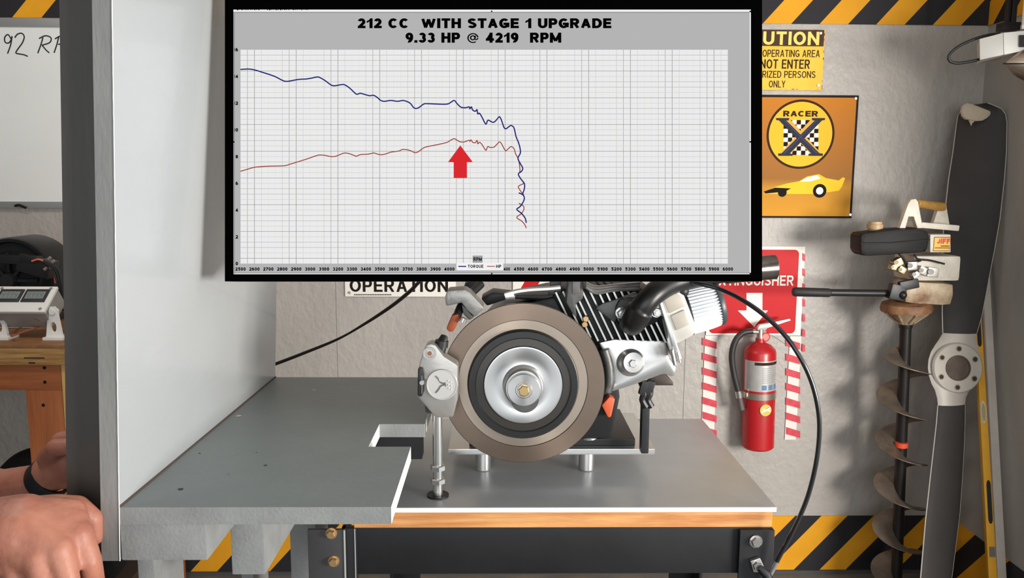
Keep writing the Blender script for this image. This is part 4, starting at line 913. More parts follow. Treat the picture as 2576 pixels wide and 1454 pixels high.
b = MB(); b.lathe(sh0, -axs, [(0.050, 50*ka), (0.052, 60*ka), (0.062, 62*ka), (0.078, 58*ka), (0.084, 46*ka), (0.084, 0)], 40); part('gear_flange', b, mat('rusty_cream', (170, 128, 88), 0.55, 0.1, 0, 16, 0.2, 60, None, (92, 54, 34)), ag)
b = MB(); b.box(at(2318, 733, AY), (0.16, 0.11, 0.078), (0, 0.05, 0), 0.034); gcse = part('gear_case', b, M_cream, ag)
b = MB(); b.box(at(2255, 735, AY-0.05), (0.05, 0.03, 0.05), (0, 0.2, 0), 0.006); b.box(at(2285, 716, AY-0.055), (0.06, 0.02, 0.03), (0, -0.2, 0), 0.005); b.ball(at(2270, 742, AY-0.06), 0.014); part('clutch_cover', b, M_blk2, ag)
# engine body
b = MB(); b.box(at(2330, 670, AY+0.01), (0.15, 0.13, 0.08), (0, 0, 0), 0.012); part('cylinder_block', b, M_cream2, ag)
for x, y, s_ in ((2255, 660, .024), (2265, 678, .02), (2290, 668, .026), (2318, 680, .024), (2342, 684, .03), (2300, 690, .02), (2246, 672, .016)):
    b = MB(); b.box(at(x, y, AY-0.06), (s_*1.2, 0.03, s_), (0, random.uniform(-.5, .5), 0), 0.004); b.cyl(at(x, y, AY-0.074), at(x, y, AY-0.084), s_*.3, None, 12); part('carburettor_piece', b, mat('carb_brass', (188, 170, 128), 0.35, 0.75, 0.2, 30) if x < 2270 else mat('carb_grey', (176, 172, 164), 0.4, 0.6, 0.25, 30), ag)
b = MB(); b.tube(spx([(2262, 638), (2276, 655), (2284, 672), (2300, 660), (2316, 655)], AY-0.07, 5), 0.004, 8); b.tube(spx([(2300, 640), (2310, 652), (2340, 655), (2376, 664)], AY-0.075, 5), 0.003, 8); part('fuel_hose', b, M_blk, ag)
# tank
b = MB(); b.ppx([(2166, 594), (2172, 587), (2250, 577), (2310, 574), (2336, 580), (2340, 596), (2336, 628), (2326, 636), (2290, 638), (2180, 645), (2169, 640), (2165, 628)], AY-0.085, AY+0.0, 0.012); tk = part('fuel_tank', b, mat('tank_black', (26, 25, 24), 0.6, 0, 0.2, 9, 0, 60, None, None, 0, 0.25), ag)
b = MB(); b.tube([at(2166, 612, AY-0.0865), at(2240, 611, AY-0.0865), at(2338, 603, AY-0.0865)], 0.0025, 6); part('tank_seam', b, M_blk, tk)
b = MB(); c0 = at(2200, 583, AY-0.03); b.cyl(c0, c0+Vector((0, 0, 0.014)), 0.019, None, 24); b.lathe(c0+Vector((0, 0, 0.010)), (0, 0, 1), [(0, 0), (0, .024), (.013, .0245), (.014, .021), (.022, .020), (.023, 0)], 28); part('fuel_cap', b, mat('cap_tan', (178, 150, 112), 0.5, 0, 0.2, 20), ag)
# carry handle frame
fr1 = [(2263, 574), (2285, 512), (2292, 502), (2304, 500), (2310, 508), (2322, 574), (2308, 574), (2299, 545), (2286, 545), (2278, 574)]
b = MB(); b.ppx(fr1, AY-0.07, AY-0.05, 0.002); part('handle_frame', b, M_cream2, ag)
b = MB(); b.ppx([(2345, 570), (2360, 525), (2370, 515), (2382, 522), (2390, 570), (2376, 570)], AY-0.0, AY+0.02, 0.002); part('handle_frame', b, M_cream2, ag)
b = MB(); b.cyl(at(2306, 512, AY-0.06), at(2372, 521, AY+0.01), 10*ka, 11.5*ka, 20, 0.003); part('handle_grip', b, mat('grip_wood', (170, 128, 62), 0.45, 0, 0.3, 14), ag)
b = MB(); b.box(at(2345, 568, AY-0.01), (0.12, 0.10, 0.018), (0, 0.08, 0), 0.004); part('handle_base', b, M_cream2, ag)
b = MB(); b.ppx([(2340, 590), (2392, 590), (2392, 635), (2340, 635)], AY-0.072, AY+0.04, 0.003); part('starter_housing', b, M_cream2, ag)
yb = AY-0.0725
b = MB(); rectpx(b, 2347, 596, 2392, 632, yb); pl_ = part('decal', b, mat('decal_brown', (120, 72, 40), 0.5), ag, False)
b = MB(); rectpx(b, 2349, 598, 2391, 630, yb-0.0004); part('decal_face', b, mat('decal_yellow', (240, 184, 66), 0.45), pl_, False)
b = MB(); textpx(b, 'JIFF', 2357, 600, 2391, 613, yb-0.0008, 0.25); part('decal_lettering', b, mat('decal_red', (196, 46, 54), 0.45), pl_, False)
b = MB(); rectpx(b, 2366, 618, 2388, 620, yb-0.0008); rectpx(b, 2352, 623, 2390, 624.5, yb-0.0008); part('decal_print', b, M_brown, pl_, False)
# long throttle bar
b = MB(); b.tube([at(2088, 736, AY-0.05), at(2262, 738, AY-0.03)], 9*ka, 16); tbz = part('handle_bar', b, M_blk, ag)
b = MB(); b.lathe(at(1994, 734, AY-0.055), at(2090, 736.5, AY-0.05)-at(1994, 734, AY-0.055), [(0, 0), (0.001, 9*ka), (0.006, 11.5*ka), (0.115, 11*ka), (0.12, 10*ka), (0.1205, 0)], 20); part('rubber_grip', b, mat('grip_black', (34, 32, 32), 0.6), tbz)

# ------------------------------------------------------------------ propeller
prp = thing('propeller', 'black two-bladed aircraft propeller with pale hub leaning in the right corner', 'propeller', atz(2352, 1600, 0.0))
Yb, Yt = 2.40, 2.70
pyb, pyt = 1592.0, 262.0
def pY_(py): return Yb+(Yt-Yb)*(pyb-py)/(pyb-pyt)
OUT = [(1592, 2325, 2345), (1586, 2300, 2368), (1570, 2292, 2388), (1530, 2292, 2402), (1454, 2300, 2411), (1300, 2318, 2425), (1200, 2332, 2429), (1110, 2345, 2431), (1060, 2352, 2431), (1018, 2356.5, 2430),
       (838, 2374, 2454), (790, 2374, 2466), (700, 2377.5, 2480), (620, 2380, 2493), (550, 2386, 2503), (450, 2400, 2511), (380, 2413, 2514), (310, 2424, 2513), (290, 2428, 2509), (276, 2436, 2498), (266, 2445, 2475), (262, 2455, 2464)]
def blade(rows, name, m):
    V = []; Fc = []; n = 13
    for (py, xl_, xr_) in rows:
        Yc = pY_(py); L_ = at(xl_, py, Yc); R_ = at(xr_, py, Yc); h = min(0.012, (xr_-xl_)*0.00022)
        tw = max(-0.05, min(0.05, (py-925)/665*0.045))
        for s_ in (1, -1):
            for i in range(n):
                t_ = i/(n-1); th_ = math.sin(PI*t_)**0.6
                c_ = L_.lerp(R_, t_); y_ = (t_-0.5)*tw*2*(1 if py < 925 else 1)
                V.append(c_+Vector((0, y_ - s_*(h*th_+0.0012), 0)))
    N = 2*n
    for k_ in range(len(rows)-1):
        for s_ in (0, 1):
            for i in range(n-1):
                a = k_*N+s_*n+i; f_ = (a, a+1, a+1+N, a+N); Fc.append(f_)
        for i in (0, n-1):
            a = k_*N+i; c_ = a+n; Fc.append((a, c_, c_+N, a+N))
    for k_ in (0, len(rows)-1):
        for i in range(n-1):
            a = k_*N+i; Fc.append((a, a+1, a+1+n, a+n))
    b = MB(); b._add(V, Fc); return part(name, b, m, prp)
M_prop = mat('prop_black', (62, 59, 58), 0.62, 0, 0.14, 5, 0.06, 50, None, None, 0, 0.2)
M_hub = mat('prop_hub_paint', (188, 180, 170), 0.45, 0.1, 0.10, 12); M_tip = mat('prop_tip_cream', (206, 190, 164), 0.5, 0, 0.12, 16)
low = [r for r in OUT if r[0] >= 1018]; up = [r for r in OUT if r[0] <= 838]; tip = [r for r in OUT if r[0] <= 290]
bl1 = blade(low, 'blade', M_prop); bl2 = blade(up, 'blade', M_prop)
HUBR = [(1018, 2356.5, 2430), (1000, 2355, 2432), (980, 2350, 2441), (965, 2342, 2455), (945, 2336, 2467), (925, 2334, 2471), (905, 2336, 2469), (885, 2343, 2462), (868, 2354, 2456), (855, 2364, 2453), (838, 2374, 2454)]
b_h = blade(HUBR, 'hub_block', M_hub)
# painted-off tip on the camera side, curled cream patch
b = MB(); Yt_ = pY_(285)-0.022
b.ppx([(2421, 280), (2424, 266), (2434, 258.5), (2448, 262), (2474, 272), (2497, 281), (2496, 285), (2484, 297), (2472, 304), (2456, 305), (2431, 300), (2424, 292)], Yt_-0.004, Yt_+0.012, 0.004); part('worn_tip', b, M_tip, bl2)
b = MB(); b.ppx([(2437, 300), (2452, 303), (2449, 309), (2447, 307), (2444, 316), (2441, 309)], pY_(310)-0.0165, pY_(310)-0.012); part('worn_patch', b, M_tip, bl2, False)
hc = at(2403, 925, pY_(925)); hx = Vector((0.0, -1, 0.165)).normalized(); kh = pxm(2.56)
b = MB(); b.lathe(hc, hx, [(0.0, 65*kh), (0.012, 65*kh), (0.0175, 61*kh), (0.0175, 32*kh), (0.014, 31*kh)], 56); hb = part('hub', b, M_hub, prp)
b = MB(); b.lathe(hc, hx, [(0.017, 33*kh), (0.0188, 32*kh), (0.0188, 29*kh), (0.0158, 28.5*kh), (0.0158, 0)], 40); part('bore', b, mat('bore_brown', (92, 78, 68), 0.5, 0.3, 0.4, 20), hb)
u = Vector((1, 0, 0)); u = (u-hx*u.dot(hx)).normalized(); w2 = hx.cross(u)
for k_ in range(6):
    a = math.radians(90+60*k_-3); c_ = hc+hx*0.0173+(u*math.cos(a)*1+w2*math.sin(a)*1)*49*kh
    b = MB(); b.lathe(c_, hx, [(0.0, 8*kh), (0.001, 7.5*kh), (0.001, 5.5*kh), (0.0004, 5*kh), (0.0004, 0)], 18); o = part('bolt_hole', b, [mat('hole_rim', (150, 138, 112), 0.4, 0.4), mat('hole_dark', (48, 44, 38), 0.7)], hb)
    for f in o.data.polygons:
        if (Vector(f.center)+ROOT[o]-c_).length < 5.2*kh: f.material_index = 1
M_edge = mat('prop_edge_bare', (176, 170, 162), 0.45, 0.2)
for rows, o in ((low, bl1), (up, bl2)):
    for j in (1, 2):
        P = []
        for r in rows[1:] if rows is low else rows:
            Yc = pY_(r[0]); tw = max(-0.05, min(0.05, (r[0]-925)/665*0.045))
            P.append(at(r[j], r[0], Yc)+Vector((0, (1 if j == 2 else -1)*tw, 0)))
        b = MB(); b.tube(P, 0.0019, 6); part('bare_edge', b, M_edge, o)

# ------------------------------------------------------------------ spirit level and board leaning on the right wall
def plank(pts_top, pts_bot, Yt, Yb_, dep):
    P = [at(*pts_top[0], Yt), at(*pts_top[1], Yt), at(*pts_bot[1], Yb_), at(*pts_bot[0], Yb_)]
    out = list(P)
    for i, j in ((2, 1), (3, 0)):
        d = P[i]-P[j]; s_ = (0.0-P[j].z)/d.z; out[i] = P[j]+d*s_
    return out, dep
q, dep = plank(((2470, 650), (2488, 650)), ((2509, 1440), (2532, 1440)), 2.67, 2.43, 0.014)
q[0].z = q[1].z
bd = thing('white_board', 'pale narrow board leaning on the right wall behind the yellow level', 'board', (q[2].x, q[2].y, 0))
b = MB(); b.prism([q[0], q[1], q[2], q[3]], (0.0, dep, 0), 0.002); part('plank', b, mat('aged_white_board', (192, 184, 174), 0.5, 0, 0.14, 8), bd)
q2, dep = plank(((2448, 700), (2464, 700)), ((2487, 1440), (2508, 1440)), 2.637, 2.39, 0.03)
lv = thing('spirit_level', 'long yellow spirit level leaning behind the propeller', 'level', (q2[2].x, q2[2].y, 0))
b = MB(); b.prism(q2, (0.004, 0.022, 0), 0.0025); part('body', b, mat('level_yellow', (226, 166, 44), 0.4, 0, 0.1, 8), lv)
def lvp(u, v, d=-0.0012):
    l = q2[0].lerp(q2[3], v); r = q2[1].lerp(q2[2], v); return l.lerp(r, u)+Vector((0, d, 0))
def vpy(py): return (py-700)/(1440-700)*((at(2490, 1440, 2.39).z-q2[0].z)/(0-q2[0].z))
for a_, c_, w0, w1, m, nm in ((795, 878, .15, .75, M_blk, 'grip_slot'), (1215, 1322, .30, .85, M_blk, 'grip_slot')):
    b = MB(); P = []; v0, v1 = vpy(a_), vpy(c_); vr = (v1-v0)*0.12
    for k_ in range(9): th_ = PI+PI*k_/8; P.append(lvp((w0+w1)/2+(w1-w0)/2*math.cos(th_), v0+vr+vr*math.sin(th_)))
    for k_ in range(9): th_ = PI*k_/8; P.append(lvp((w0+w1)/2+(w1-w0)/2*math.cos(th_), v1-vr+vr*math.sin(th_)))
    b.prism(P, (0, 0.0006, 0)); part(nm, b, m, lv, False)
b = MB(); v0, v1 = vpy(1016), vpy(1074); P = [lvp(0.42+0.42*math.cos(k_*PI/12), (v0+v1)/2+(v1-v0)/2*math.sin(k_*PI/12), -0.002) for k_ in range(24)]
b.prism(P, (0, 0.004, 0)); vl = part('vial_window', b, mat('vial_frame', (206, 196, 176), 0.3), lv, False)
b = MB(); P = [lvp(0.42+0.26*math.cos(k_*PI/12), (v0+v1)/2+(v1-v0)/2*0.78*math.sin(k_*PI/12), -0.0026) for k_ in range(24)]
b.quad(*P); part('vial', b, mat('vial_pale', (176, 160, 116), 0.2), vl, False)
b = MB(); P = [lvp(u_, vpy(y_), -0.002) for u_, y_ in ((.2, 1378), (.9, 1378), (.9, 1402), (.2, 1402))]; b.quad(*P); part('sticker', b, mat('sticker_grey', (110, 104, 98), 0.5), lv, False)

# ------------------------------------------------------------------ floodlight at upper right
LYp = 2.40
fl = thing('floodlight', 'grey boxed wall lamp with round reflector on the right wall', 'lamp', at(2540, 130, LYp))
A = at(2464, 98, LYp); B = at(2524, 82, LYp-0.02); C_ = at(2525, 138, LYp-0.02); D = at(2465, 151, LYp)
b = MB(); b.prism([A, B, C_, D], (0.045, 0.09, 0), 0.002); part('box', b, mat('lamp_box_grey', (190, 187, 180), 0.45, 0.1), fl)
b = MB(); b.prism([B+Vector((0.0005, 0, 0)), at(2588, 76, LYp-0.03), at(2588, 125, LYp-0.03), C_+Vector((0.0005, 0, 0))], (0.05, 0.10, 0), 0.002); part('side_cover', b, mat('lamp_box_light', (214, 212, 206), 0.45, 0.1), fl)
b = MB(); b.ppx([(2566, 88), (2584, 88), (2584, 118), (2566, 118)], LYp-0.034, LYp-0.03); part('switch_plate', b, M_blk, fl, False)
c_ = at(2588, 160, LYp-0.02); kl = pxm(LYp)
b = MB(); b.lathe(c_, (-1, -0.12, 0.0), [(0.002, 40*kl), (0, 40.5*kl), (0.012, 37*kl), (0.03, 30*kl), (0.05, 18*kl), (0.066, 7*kl), (0.072, 3*kl), (0.0725, 0)], 40); rf = part('reflector', b, mat('reflector_alu', (176, 158, 142), 0.3, 0.8, 0.15, 12), fl)
b = MB(); b.tube([at(2524, 160, LYp-0.06), at(2560, 160, LYp-0.105), at(2590, 160, LYp-0.115)], 0.0022, 6); part('reflector_rib', b, M_blk, rf)
b = MB(); b.tube(spx([(2515, 84), (2470, 92), (2420, 112), (2394, 131), (2386, 145), (2392, 155), (2410, 159), (2440, 155), (2466, 149)], LYp+0.02, 8), 0.0042, 10); part('cord', b, mat('cord_black', (24, 23, 23), 0.5), fl)
b = MB(); p0_ = at(2540, 150, LYp+0.1); b.box(((p0_.x+WX)/2+0.0, LYp+0.06, at(2540, 110, LYp).z), (max(0.02, WX-p0_.x), 0.05, 0.05)); part('wall_arm', b, M_blk2, fl)
po = thing('lamp_pole', 'black square pole hanging down above the grey floodlight', 'pole', at(2538, 80, LYp+0.12))
for x0_, x1_ in ((2527, 2535), (2538, 2551)):
    a_, c2 = at(x0_, 75, LYp+0.12), at(x1_, 75, LYp+0.12)
    b = MB(); b.box(((a_.x+c2.x)/2, LYp+0.12, (a_.z+CEIL)/2), (c2.x-a_.x, 0.015, CEIL-a_.z), None, 0.001); part('tube', b, M_blk2, po)
a_ = at(2514, 78, LYp+0.12); c2 = at(2560, 58, LYp+0.12); b = MB(); b.box(((a_.x+c2.x)/2, LYp+0.12, (a_.z+c2.z)/2), (c2.x-a_.x, 0.04, c2.z-a_.z), None, 0.003); part('clamp', b, M_blk2, po)
cd = thing('conduit', 'white vertical conduit pipe beside the black pole at right edge', 'pipe', at(2573, 74, LYp))
a_ = at(2573, 74, LYp); b = MB(); b.cyl((a_.x, LYp, a_.z), (a_.x, LYp, CEIL), 4*kl, None, 16); part('pipe', b, mat('conduit_white', (200, 196, 190), 0.4), cd)
b = MB(); b.cyl((a_.x, LYp, a_.z), (a_.x, LYp, a_.z+0.012), 5.5*kl, None, 16); part('coupling', b, M_zinc, cd)

# ------------------------------------------------------------------ cables
cb_ = spx([(1640, 705, 1.20), (1700, 700, 1.16), (1760, 714, 1.14), (1812, 728, 1.13), (1870, 756, 1.11), (1926, 796, 1.09), (1980, 850, 1.07), (2020, 912, 1.06), (2046, 975, 1.06), (2060, 1045, 1.06), (2060, 1110, 1.06), (2050, 1180, 1.06), (2030, 1255, 1.065), (2000, 1325, 1.07), (1965, 1392, 1.08), (1938, 1443, 1.085), (1915, 1480, 1.09)], 0, 8)
t = thing('throttle_cable', 'black throttle cable looping from the engine down right of the bench', 'cable', cb_[-1])
b = MB(); b.tube(cb_, 0.0032, 12); part('sheath', b, mat('cable_black', (30, 29, 30), 0.25, 0, 0, 8, 0, 60, None, None, 0.5), t)
b = MB(); b.tube(cb_[-14:], 0.0036, 12); part('lower_sleeve', b, mat('cable_grey', (150, 148, 146), 0.3, 0.5), t)
cp = spx([(480, 985, 2.32), (600, 950, 2.15), (692, 916, 2.02), (760, 890, 1.95), (850, 853, 1.86), (920, 813, 1.78), (985, 770, 1.70), (1030, 734, 1.62), (1060, 706, 1.55), (1110, 690, 1.42), (1200, 705, 1.26)], 0, 8)
b = MB(); n = len(cp); b.tube(cp, [0.0026+0.0016*abs(math.sin(i*0.09)) for i in range(n)], 8)
solo('hanging_cord', b, mat('cord_black', 0), 'thin black cord slanting across the wall behind the shield', 'cord', cp[0])

# ------------------------------------------------------------------ video chart overlay built as an added screen, tilted back on an added pole
MD = 1.06; km = MD/F
mon = thing('chart_overlay', 'video overlay of a torque and power chart built as an added black framed screen', 'chart_overlay', (0, 0, 0))
def LX(px): return (px-1241.5)*km
def LZ(py): return (340-py)*km
MY = 0.0
M_bez = mat('bezel_black', (3, 3, 3), 0.9, 0, 0, 8, 0, 60, None, None, 0, 0.0)
zlo, zhi, xlo, xhi = LZ(708), LZ(-34), LX(567), LX(1916)
b = MB(); b.box(((xlo+xhi)/2, MY+0.022, (zlo+zhi)/2), (xhi-xlo, 0.036, zhi-zlo), None, 0.002); part('back_housing', b, M_blk, mon)
b = MB(); D_ = 0.008; yc = MY+0.002
sx0, sx1, sz0, sz1 = LX(587), LX(1889), LZ(690), LZ(24)
b.box((xlo/2+sx0/2, yc, (zlo+zhi)/2), (sx0-xlo, D_, zhi-zlo)); b.box((sx1/2+xhi/2, yc, (zlo+zhi)/2), (xhi-sx1, D_, zhi-zlo))
b.box(((sx0+sx1)/2, yc, (zlo+sz0)/2), (sx1-sx0, D_, sz0-zlo)); b.box(((sx0+sx1)/2, yc, (zhi+sz1)/2), (sx1-sx0, D_, zhi-sz1)); part('bezel', b, M_bez, mon, False)
S0 = MY+0.0005
SX, SZ = LX, LZ
def srect(mb, x0, y0, x1, y1, l): 
    Y = S0-0.00025*l; mb.quad((SX(x0), Y, SZ(y1)), (SX(x1), Y, SZ(y1)), (SX(x1), Y, SZ(y0)), (SX(x0), Y, SZ(y0))); return mb
def spoly(mb, pts, l): mb.quad(*[(SX(x), S0-0.00025*l, SZ(y)) for x, y in pts]); return mb
def stext(mb, s, x0, y0, x1, y1, l, bold=0.2, narrow=1.0): mb.merge(text_bm(s, SX(x0), SX(x1), SZ(y1), SZ(y0), S0-0.00025*l, bold, 0, narrow)); return mb
scr = part('screen', srect(MB(), 587, 24, 1889, 690, 0), glow('screen_grey', (180, 180, 180)), mon, False)
G_w, G_b = glow('screen_white', (238, 238, 238)), glow('screen_black', (4, 4, 4))
b = MB(); srect(b, 587, 24, 1889, 29.5, 1); srect(b, 1886, 30, 1889, 690, 1); srect(b, 590, 688.3, 1889, 690, 1); part('window_border', b, G_w, scr, False)
b = MB(); srect(b, 590, 30.5, 1885, 31.5, 1); srect(b, 589.3, 30.5, 590.3, 688, 1); srect(b, 588, 686, 1886, 686.6, 1); part('chart_border', b, glow('screen_mid', (100, 100, 100)), scr, False)
b = MB()
for x, y in ((1237, 28.5), (1887, 29), (1887, 357), (588, 357), (1237, 688), (1887, 688)): srect(b, x-1.8, y-1.8, x+1.8, y+1.8, 3)
for i in range(34):
    if i not in (11, 12, 13, 25): srect(b, 596+i*5.4, 24, 596+i*5.4+random.uniform(1.5, 3.8), 24.8+random.random()*1.2, 3)
part('chart_handles', b, G_b, scr, False)
part('plot_area', srect(MB(), 605, 125, 1831, 663, 1), glow('screen_plot', (237, 237, 237)), scr, False)
lv_ = {0: (200, 1.2), 1: (150, 1.1), 2: (176, 1.9), 3: (206, 1.1), 4: (224, 1.0), 5: (224, 1.0)}
lines = {}
def gl(v): return lines.setdefault(v, MB())
for i in range(1, 71):
    x = 605+i*17.517; v, w = lv_[i % 6]
    if 70 > i: srect(gl(v), x-w/2, 125, x+w/2, 663, 2)
    for q_ in range(1, 5): srect(gl(231), x-17.517+q_*3.5-0.3, 125, x-17.517+q_*3.5+0.3, 663, 1.5)
for i in range(1, 40):
    y = 125+i*13.45; v, w = ((140, 1.1) if i % 5 == 4 else (182, 1.2) if i % 5 in (2, 1) else (208, 1.2))
    srect(gl(v), 605, y-w/2, 1831, y+w/2, 2.2)
    for q_ in range(1, 4): srect(gl(230), 605, y-13.45+q_*3.36-0.3, 1831, y-13.45+q_*3.36+0.3, 1.6)
for v, mb in lines.items():
    o = part('grid_lines', mb, glow('screen_line_%d' % v, (v, v, v-1)), scr, False, kind='stuff', weld=False)
TQ = [(605,175),(625,174),(640,176),(660,182),(690,192),(712,203),(722,205),(735,203),(752,200),(770,199),(783,197),(798,194),(806,196),(818,203),(833,214),(842,216),(860,213),(868,214),(880,222),(895,236),(900,237),(906,235),(915,237),(930,241),(940,240),(950,246),(958,253),(968,255),(983,253),(1000,255),(1013,253),(1022,255),(1032,260),(1041,271),(1048,273),(1055,270),(1066,262),(1075,261),(1100,262),(1125,262),(1135,257),(1143,253),(1150,261),(1160,270),(1172,271),(1180,269),(1182,274),(1186,269),(1189,277),(1196,280),(1200,276),(1202,287),(1206,285),(1212,294),(1219,308),(1223,312),(1227,303),(1232,304),(1240,308),(1246,305),(1252,298),(1257,294),(1262,304),(1268,321),(1273,324),(1280,319),(1286,316),(1293,322),(1298,343),(1304,358),(1308,372),(1309,385),(1303,398),(1308,410),(1315,423),(1312,431),(1304,438),(1310,450),(1319,462),(1319,475),(1315,487)]
TQ2 = [(1305,485),(1316,491),(1319,500),(1314,512),(1307,521),(1300,527),(1312,537),(1321,549),(1324,561)]
HP = [(605,431),(622,426),(640,421),(660,419),(680,418),(715,417),(730,413),(750,407),(775,399),(795,392),(805,390),(818,391),(833,394),(845,393),(860,387),(868,385),(880,387),(893,392),(897,393),(907,389),(925,388),(935,386),(941,385),(955,389),(968,388),(983,383),(1003,380),(1013,376),(1025,377),(1035,380),(1043,384),(1050,383),(1060,376),(1068,371),(1080,368),(1105,363),(1125,358),(1135,352),(1143,349),(1150,353),(1158,357),(1168,357),(1180,353),(1182,356),(1185,352),(1189,358),(1196,359),(1200,353),(1202,362),(1206,358),(1212,363),(1219,374),(1223,378),(1227,369),(1233,371),(1243,370),(1250,363),(1257,357),(1263,364),(1268,374),(1273,379),(1280,373),(1286,369),(1293,374),(1297,387),(1303,398),(1306,410),(1308,430),(1304,440),(1310,450),(1317,461),(1308,466),(1304,471),(1312,484),(1318,490)]
HP2 = [(1305,511),(1316,518),(1318,526),(1312,537),(1300,547),(1312,556),(1320,565),(1324,574)]
def curve(name, lists, w, l, m):
    b = MB()
    for A in lists: b.ribbon(spline([(SX(x), S0-0.00025*l, SZ(y)) for x, y in A], 5), w*km)
    part(name, b, m, scr, False)
curve('power_curve', (HP, HP2), 2.4, 3, glow('screen_red_line', (152, 54, 38))); curve('torque_curve', (TQ, TQ2), 3.2, 4, glow('screen_blue_line', (34, 36, 116)))
part('arrow', spoly(MB(), [(1158, 366), (1189.5, 408), (1174.8, 408.5), (1174.8, 448), (1141.4, 448), (1141.4, 408.5), (1127, 408)], 5), glow('screen_arrow', (218, 42, 48)), scr, False)
b = MB(); stext(b, '212 CC  WITH STAGE 1 UPGRADE', 900, 46, 1538, 71, 2, 0.25, 0.98); stext(b, '9.33 HP @ 4219  RPM', 1020, 82, 1412, 107.5, 2, 0.25, 0.98); part('chart_title', b, G_b, scr, False, weld=False)
b = MB()
for k_ in range(36):
    v = 2500+100*k_
    if 4100 <= v <= 4400: continue
    x = 605+35.03*k_; stext(b, str(v), x-13, 672.5, x+13, 681, 2, 0.26, 1.2)
stext(b, '400', 1267, 672.5, 1283, 681, 2, 0.26, 1.2)
for k_ in range(8):
    v = 2*k_; y = 663-67.25*k_
    stext(b, str(v % 10), 592.5, y-4.4, 599, y+4.4, 2, 0.26, 1.2)
    if v >= 10: srect(b, 589.6, y-4.2, 591.2, y+4.2, 2)
stext(b, '6', 592.5, 120.6, 599, 129.4, 2, 0.26, 1.2); srect(b, 589.6, 121, 591.2, 129, 2)
part('axis_numbers', b, G_b, scr, False, kind='stuff')
part('axis_title_box', srect(MB(), 1189, 643, 1214, 661, 4), glow('screen_box', (160, 160, 160)), scr, False)
b = MB(); stext(b, 'RPM', 1191, 647.5, 1212, 656.5, 5, 0.22); part('axis_title', b, G_b, scr, False)
part('legend_box', srect(MB(), 1148.5, 661, 1266, 680, 4), glow('screen_legend', (242, 242, 242)), scr, False)
b = MB(); stext(b, 'TORQUE', 1177, 666, 1216, 674, 5, 0.22); stext(b, 'HP', 1248, 666, 1261, 674, 5, 0.22); part('legend_lettering', b, G_b, scr, False)
part('legend_torque_line', srect(MB(), 1153, 668.8, 1173, 671.6, 5), MATS['screen_blue_line'], scr, False); part('legend_power_line', srect(MB(), 1225, 669, 1245, 671, 5), MATS['screen_red_line'], scr, False)
b = MB(); b.box((0, 0.055, (zlo+zhi)/2), (0.2, 0.03, 0.2), None, 0.003); part('mount_plate', b, M_blk2, mon)
MM = Matrix.Translation(EYE + CM @ Vector(((1241.5-CX)*km, -(340-CY)*km, -MD))) @ (CM @ Matrix.Rotation(-PI/2, 3, 'X')).to_4x4()
mon.matrix_world = MM; MI = MM.inverted()
hp_ = MM @ Vector((0, 0.085, (zlo+zhi)/2))
b = MB(); b.box((hp_.x, hp_.y, (hp_.z+CEIL)/2-0.03), (0.04, 0.03, CEIL-hp_.z+0.06), None, 0.003)
b.box((hp_.x, hp_.y, CEIL-0.006), (0.16, 0.12, 0.012), None, 0.002)
for v in b.b.verts: v.co = MI @ v.co
part('ceiling_pole', b, M_blk2, mon)

# ------------------------------------------------------------------ person holding the shield
def organic(caps, voxel, smooth_it=6):
    b = bmesh.new()
    def cap(p, q, r0, r1, n=14, sc=None):
        p, q = Vector(p), Vector(q); L = (q-p).length
        ax_ = (q-p).normalized() if L > 1e-6 else Vector((0, 0, 1)); u_ = ax_.orthogonal().normalized(); w_ = ax_.cross(u_)
        V = []; rings = []
        for k_ in range(5): a = -PI/2+PI/2*k_/4; rings.append((p+ax_*r0*math.sin(a), r0*math.cos(a)))
        for k_ in range(5): a = PI/2*k_/4; rings.append((q+ax_*r1*math.sin(a), r1*math.cos(a)))
        vs_ = []
        for c_, r in rings:
            vs_.append([b.verts.new(c_+(u_*math.cos(2*PI*i/n)+w_*math.sin(2*PI*i/n))*max(r, 1e-5)) for i in range(n)])
        for k_ in range(len(vs_)-1):
            for i in range(n): b.faces.new((vs_[k_][i], vs_[k_][(i+1) % n], vs_[k_+1][(i+1) % n], vs_[k_+1][i]))
        b.faces.new(vs_[0][::-1]); b.faces.new(vs_[-1])
    for c_ in caps: cap(*c_)
    bmesh.ops.remove_doubles(b, verts=b.verts[:], dist=1e-5)
    me = bpy.data.meshes.new('tmp'); b.to_mesh(me); b.free()
    o = bpy.data.objects.new('tmp', me); COL.objects.link(o)
    m = o.modifiers.new('r', 'REMESH'); m.mode = 'VOXEL'; m.voxel_size = voxel
    s_ = o.modifiers.new('s', 'SMOOTH'); s_.factor = 0.5; s_.iterations = smooth_it
    dg = bpy.context.evaluated_depsgraph_get(); me2 = bpy.data.meshes.new_from_object(o.evaluated_get(dg))
    bpy.data.objects.remove(o); bpy.data.meshes.remove(me)
    r = MB(); r.b.from_mesh(me2); bpy.data.meshes.remove(me2); return r
def chain(pts, rs): return [(pts[i], pts[i+1], rs[i], rs[i+1]) for i in range(len(pts)-1)]
HYp = 0.80
kp = pxm(HYp)
def H(x, y, Y=HYp): return at(x, y, Y)
caps = []
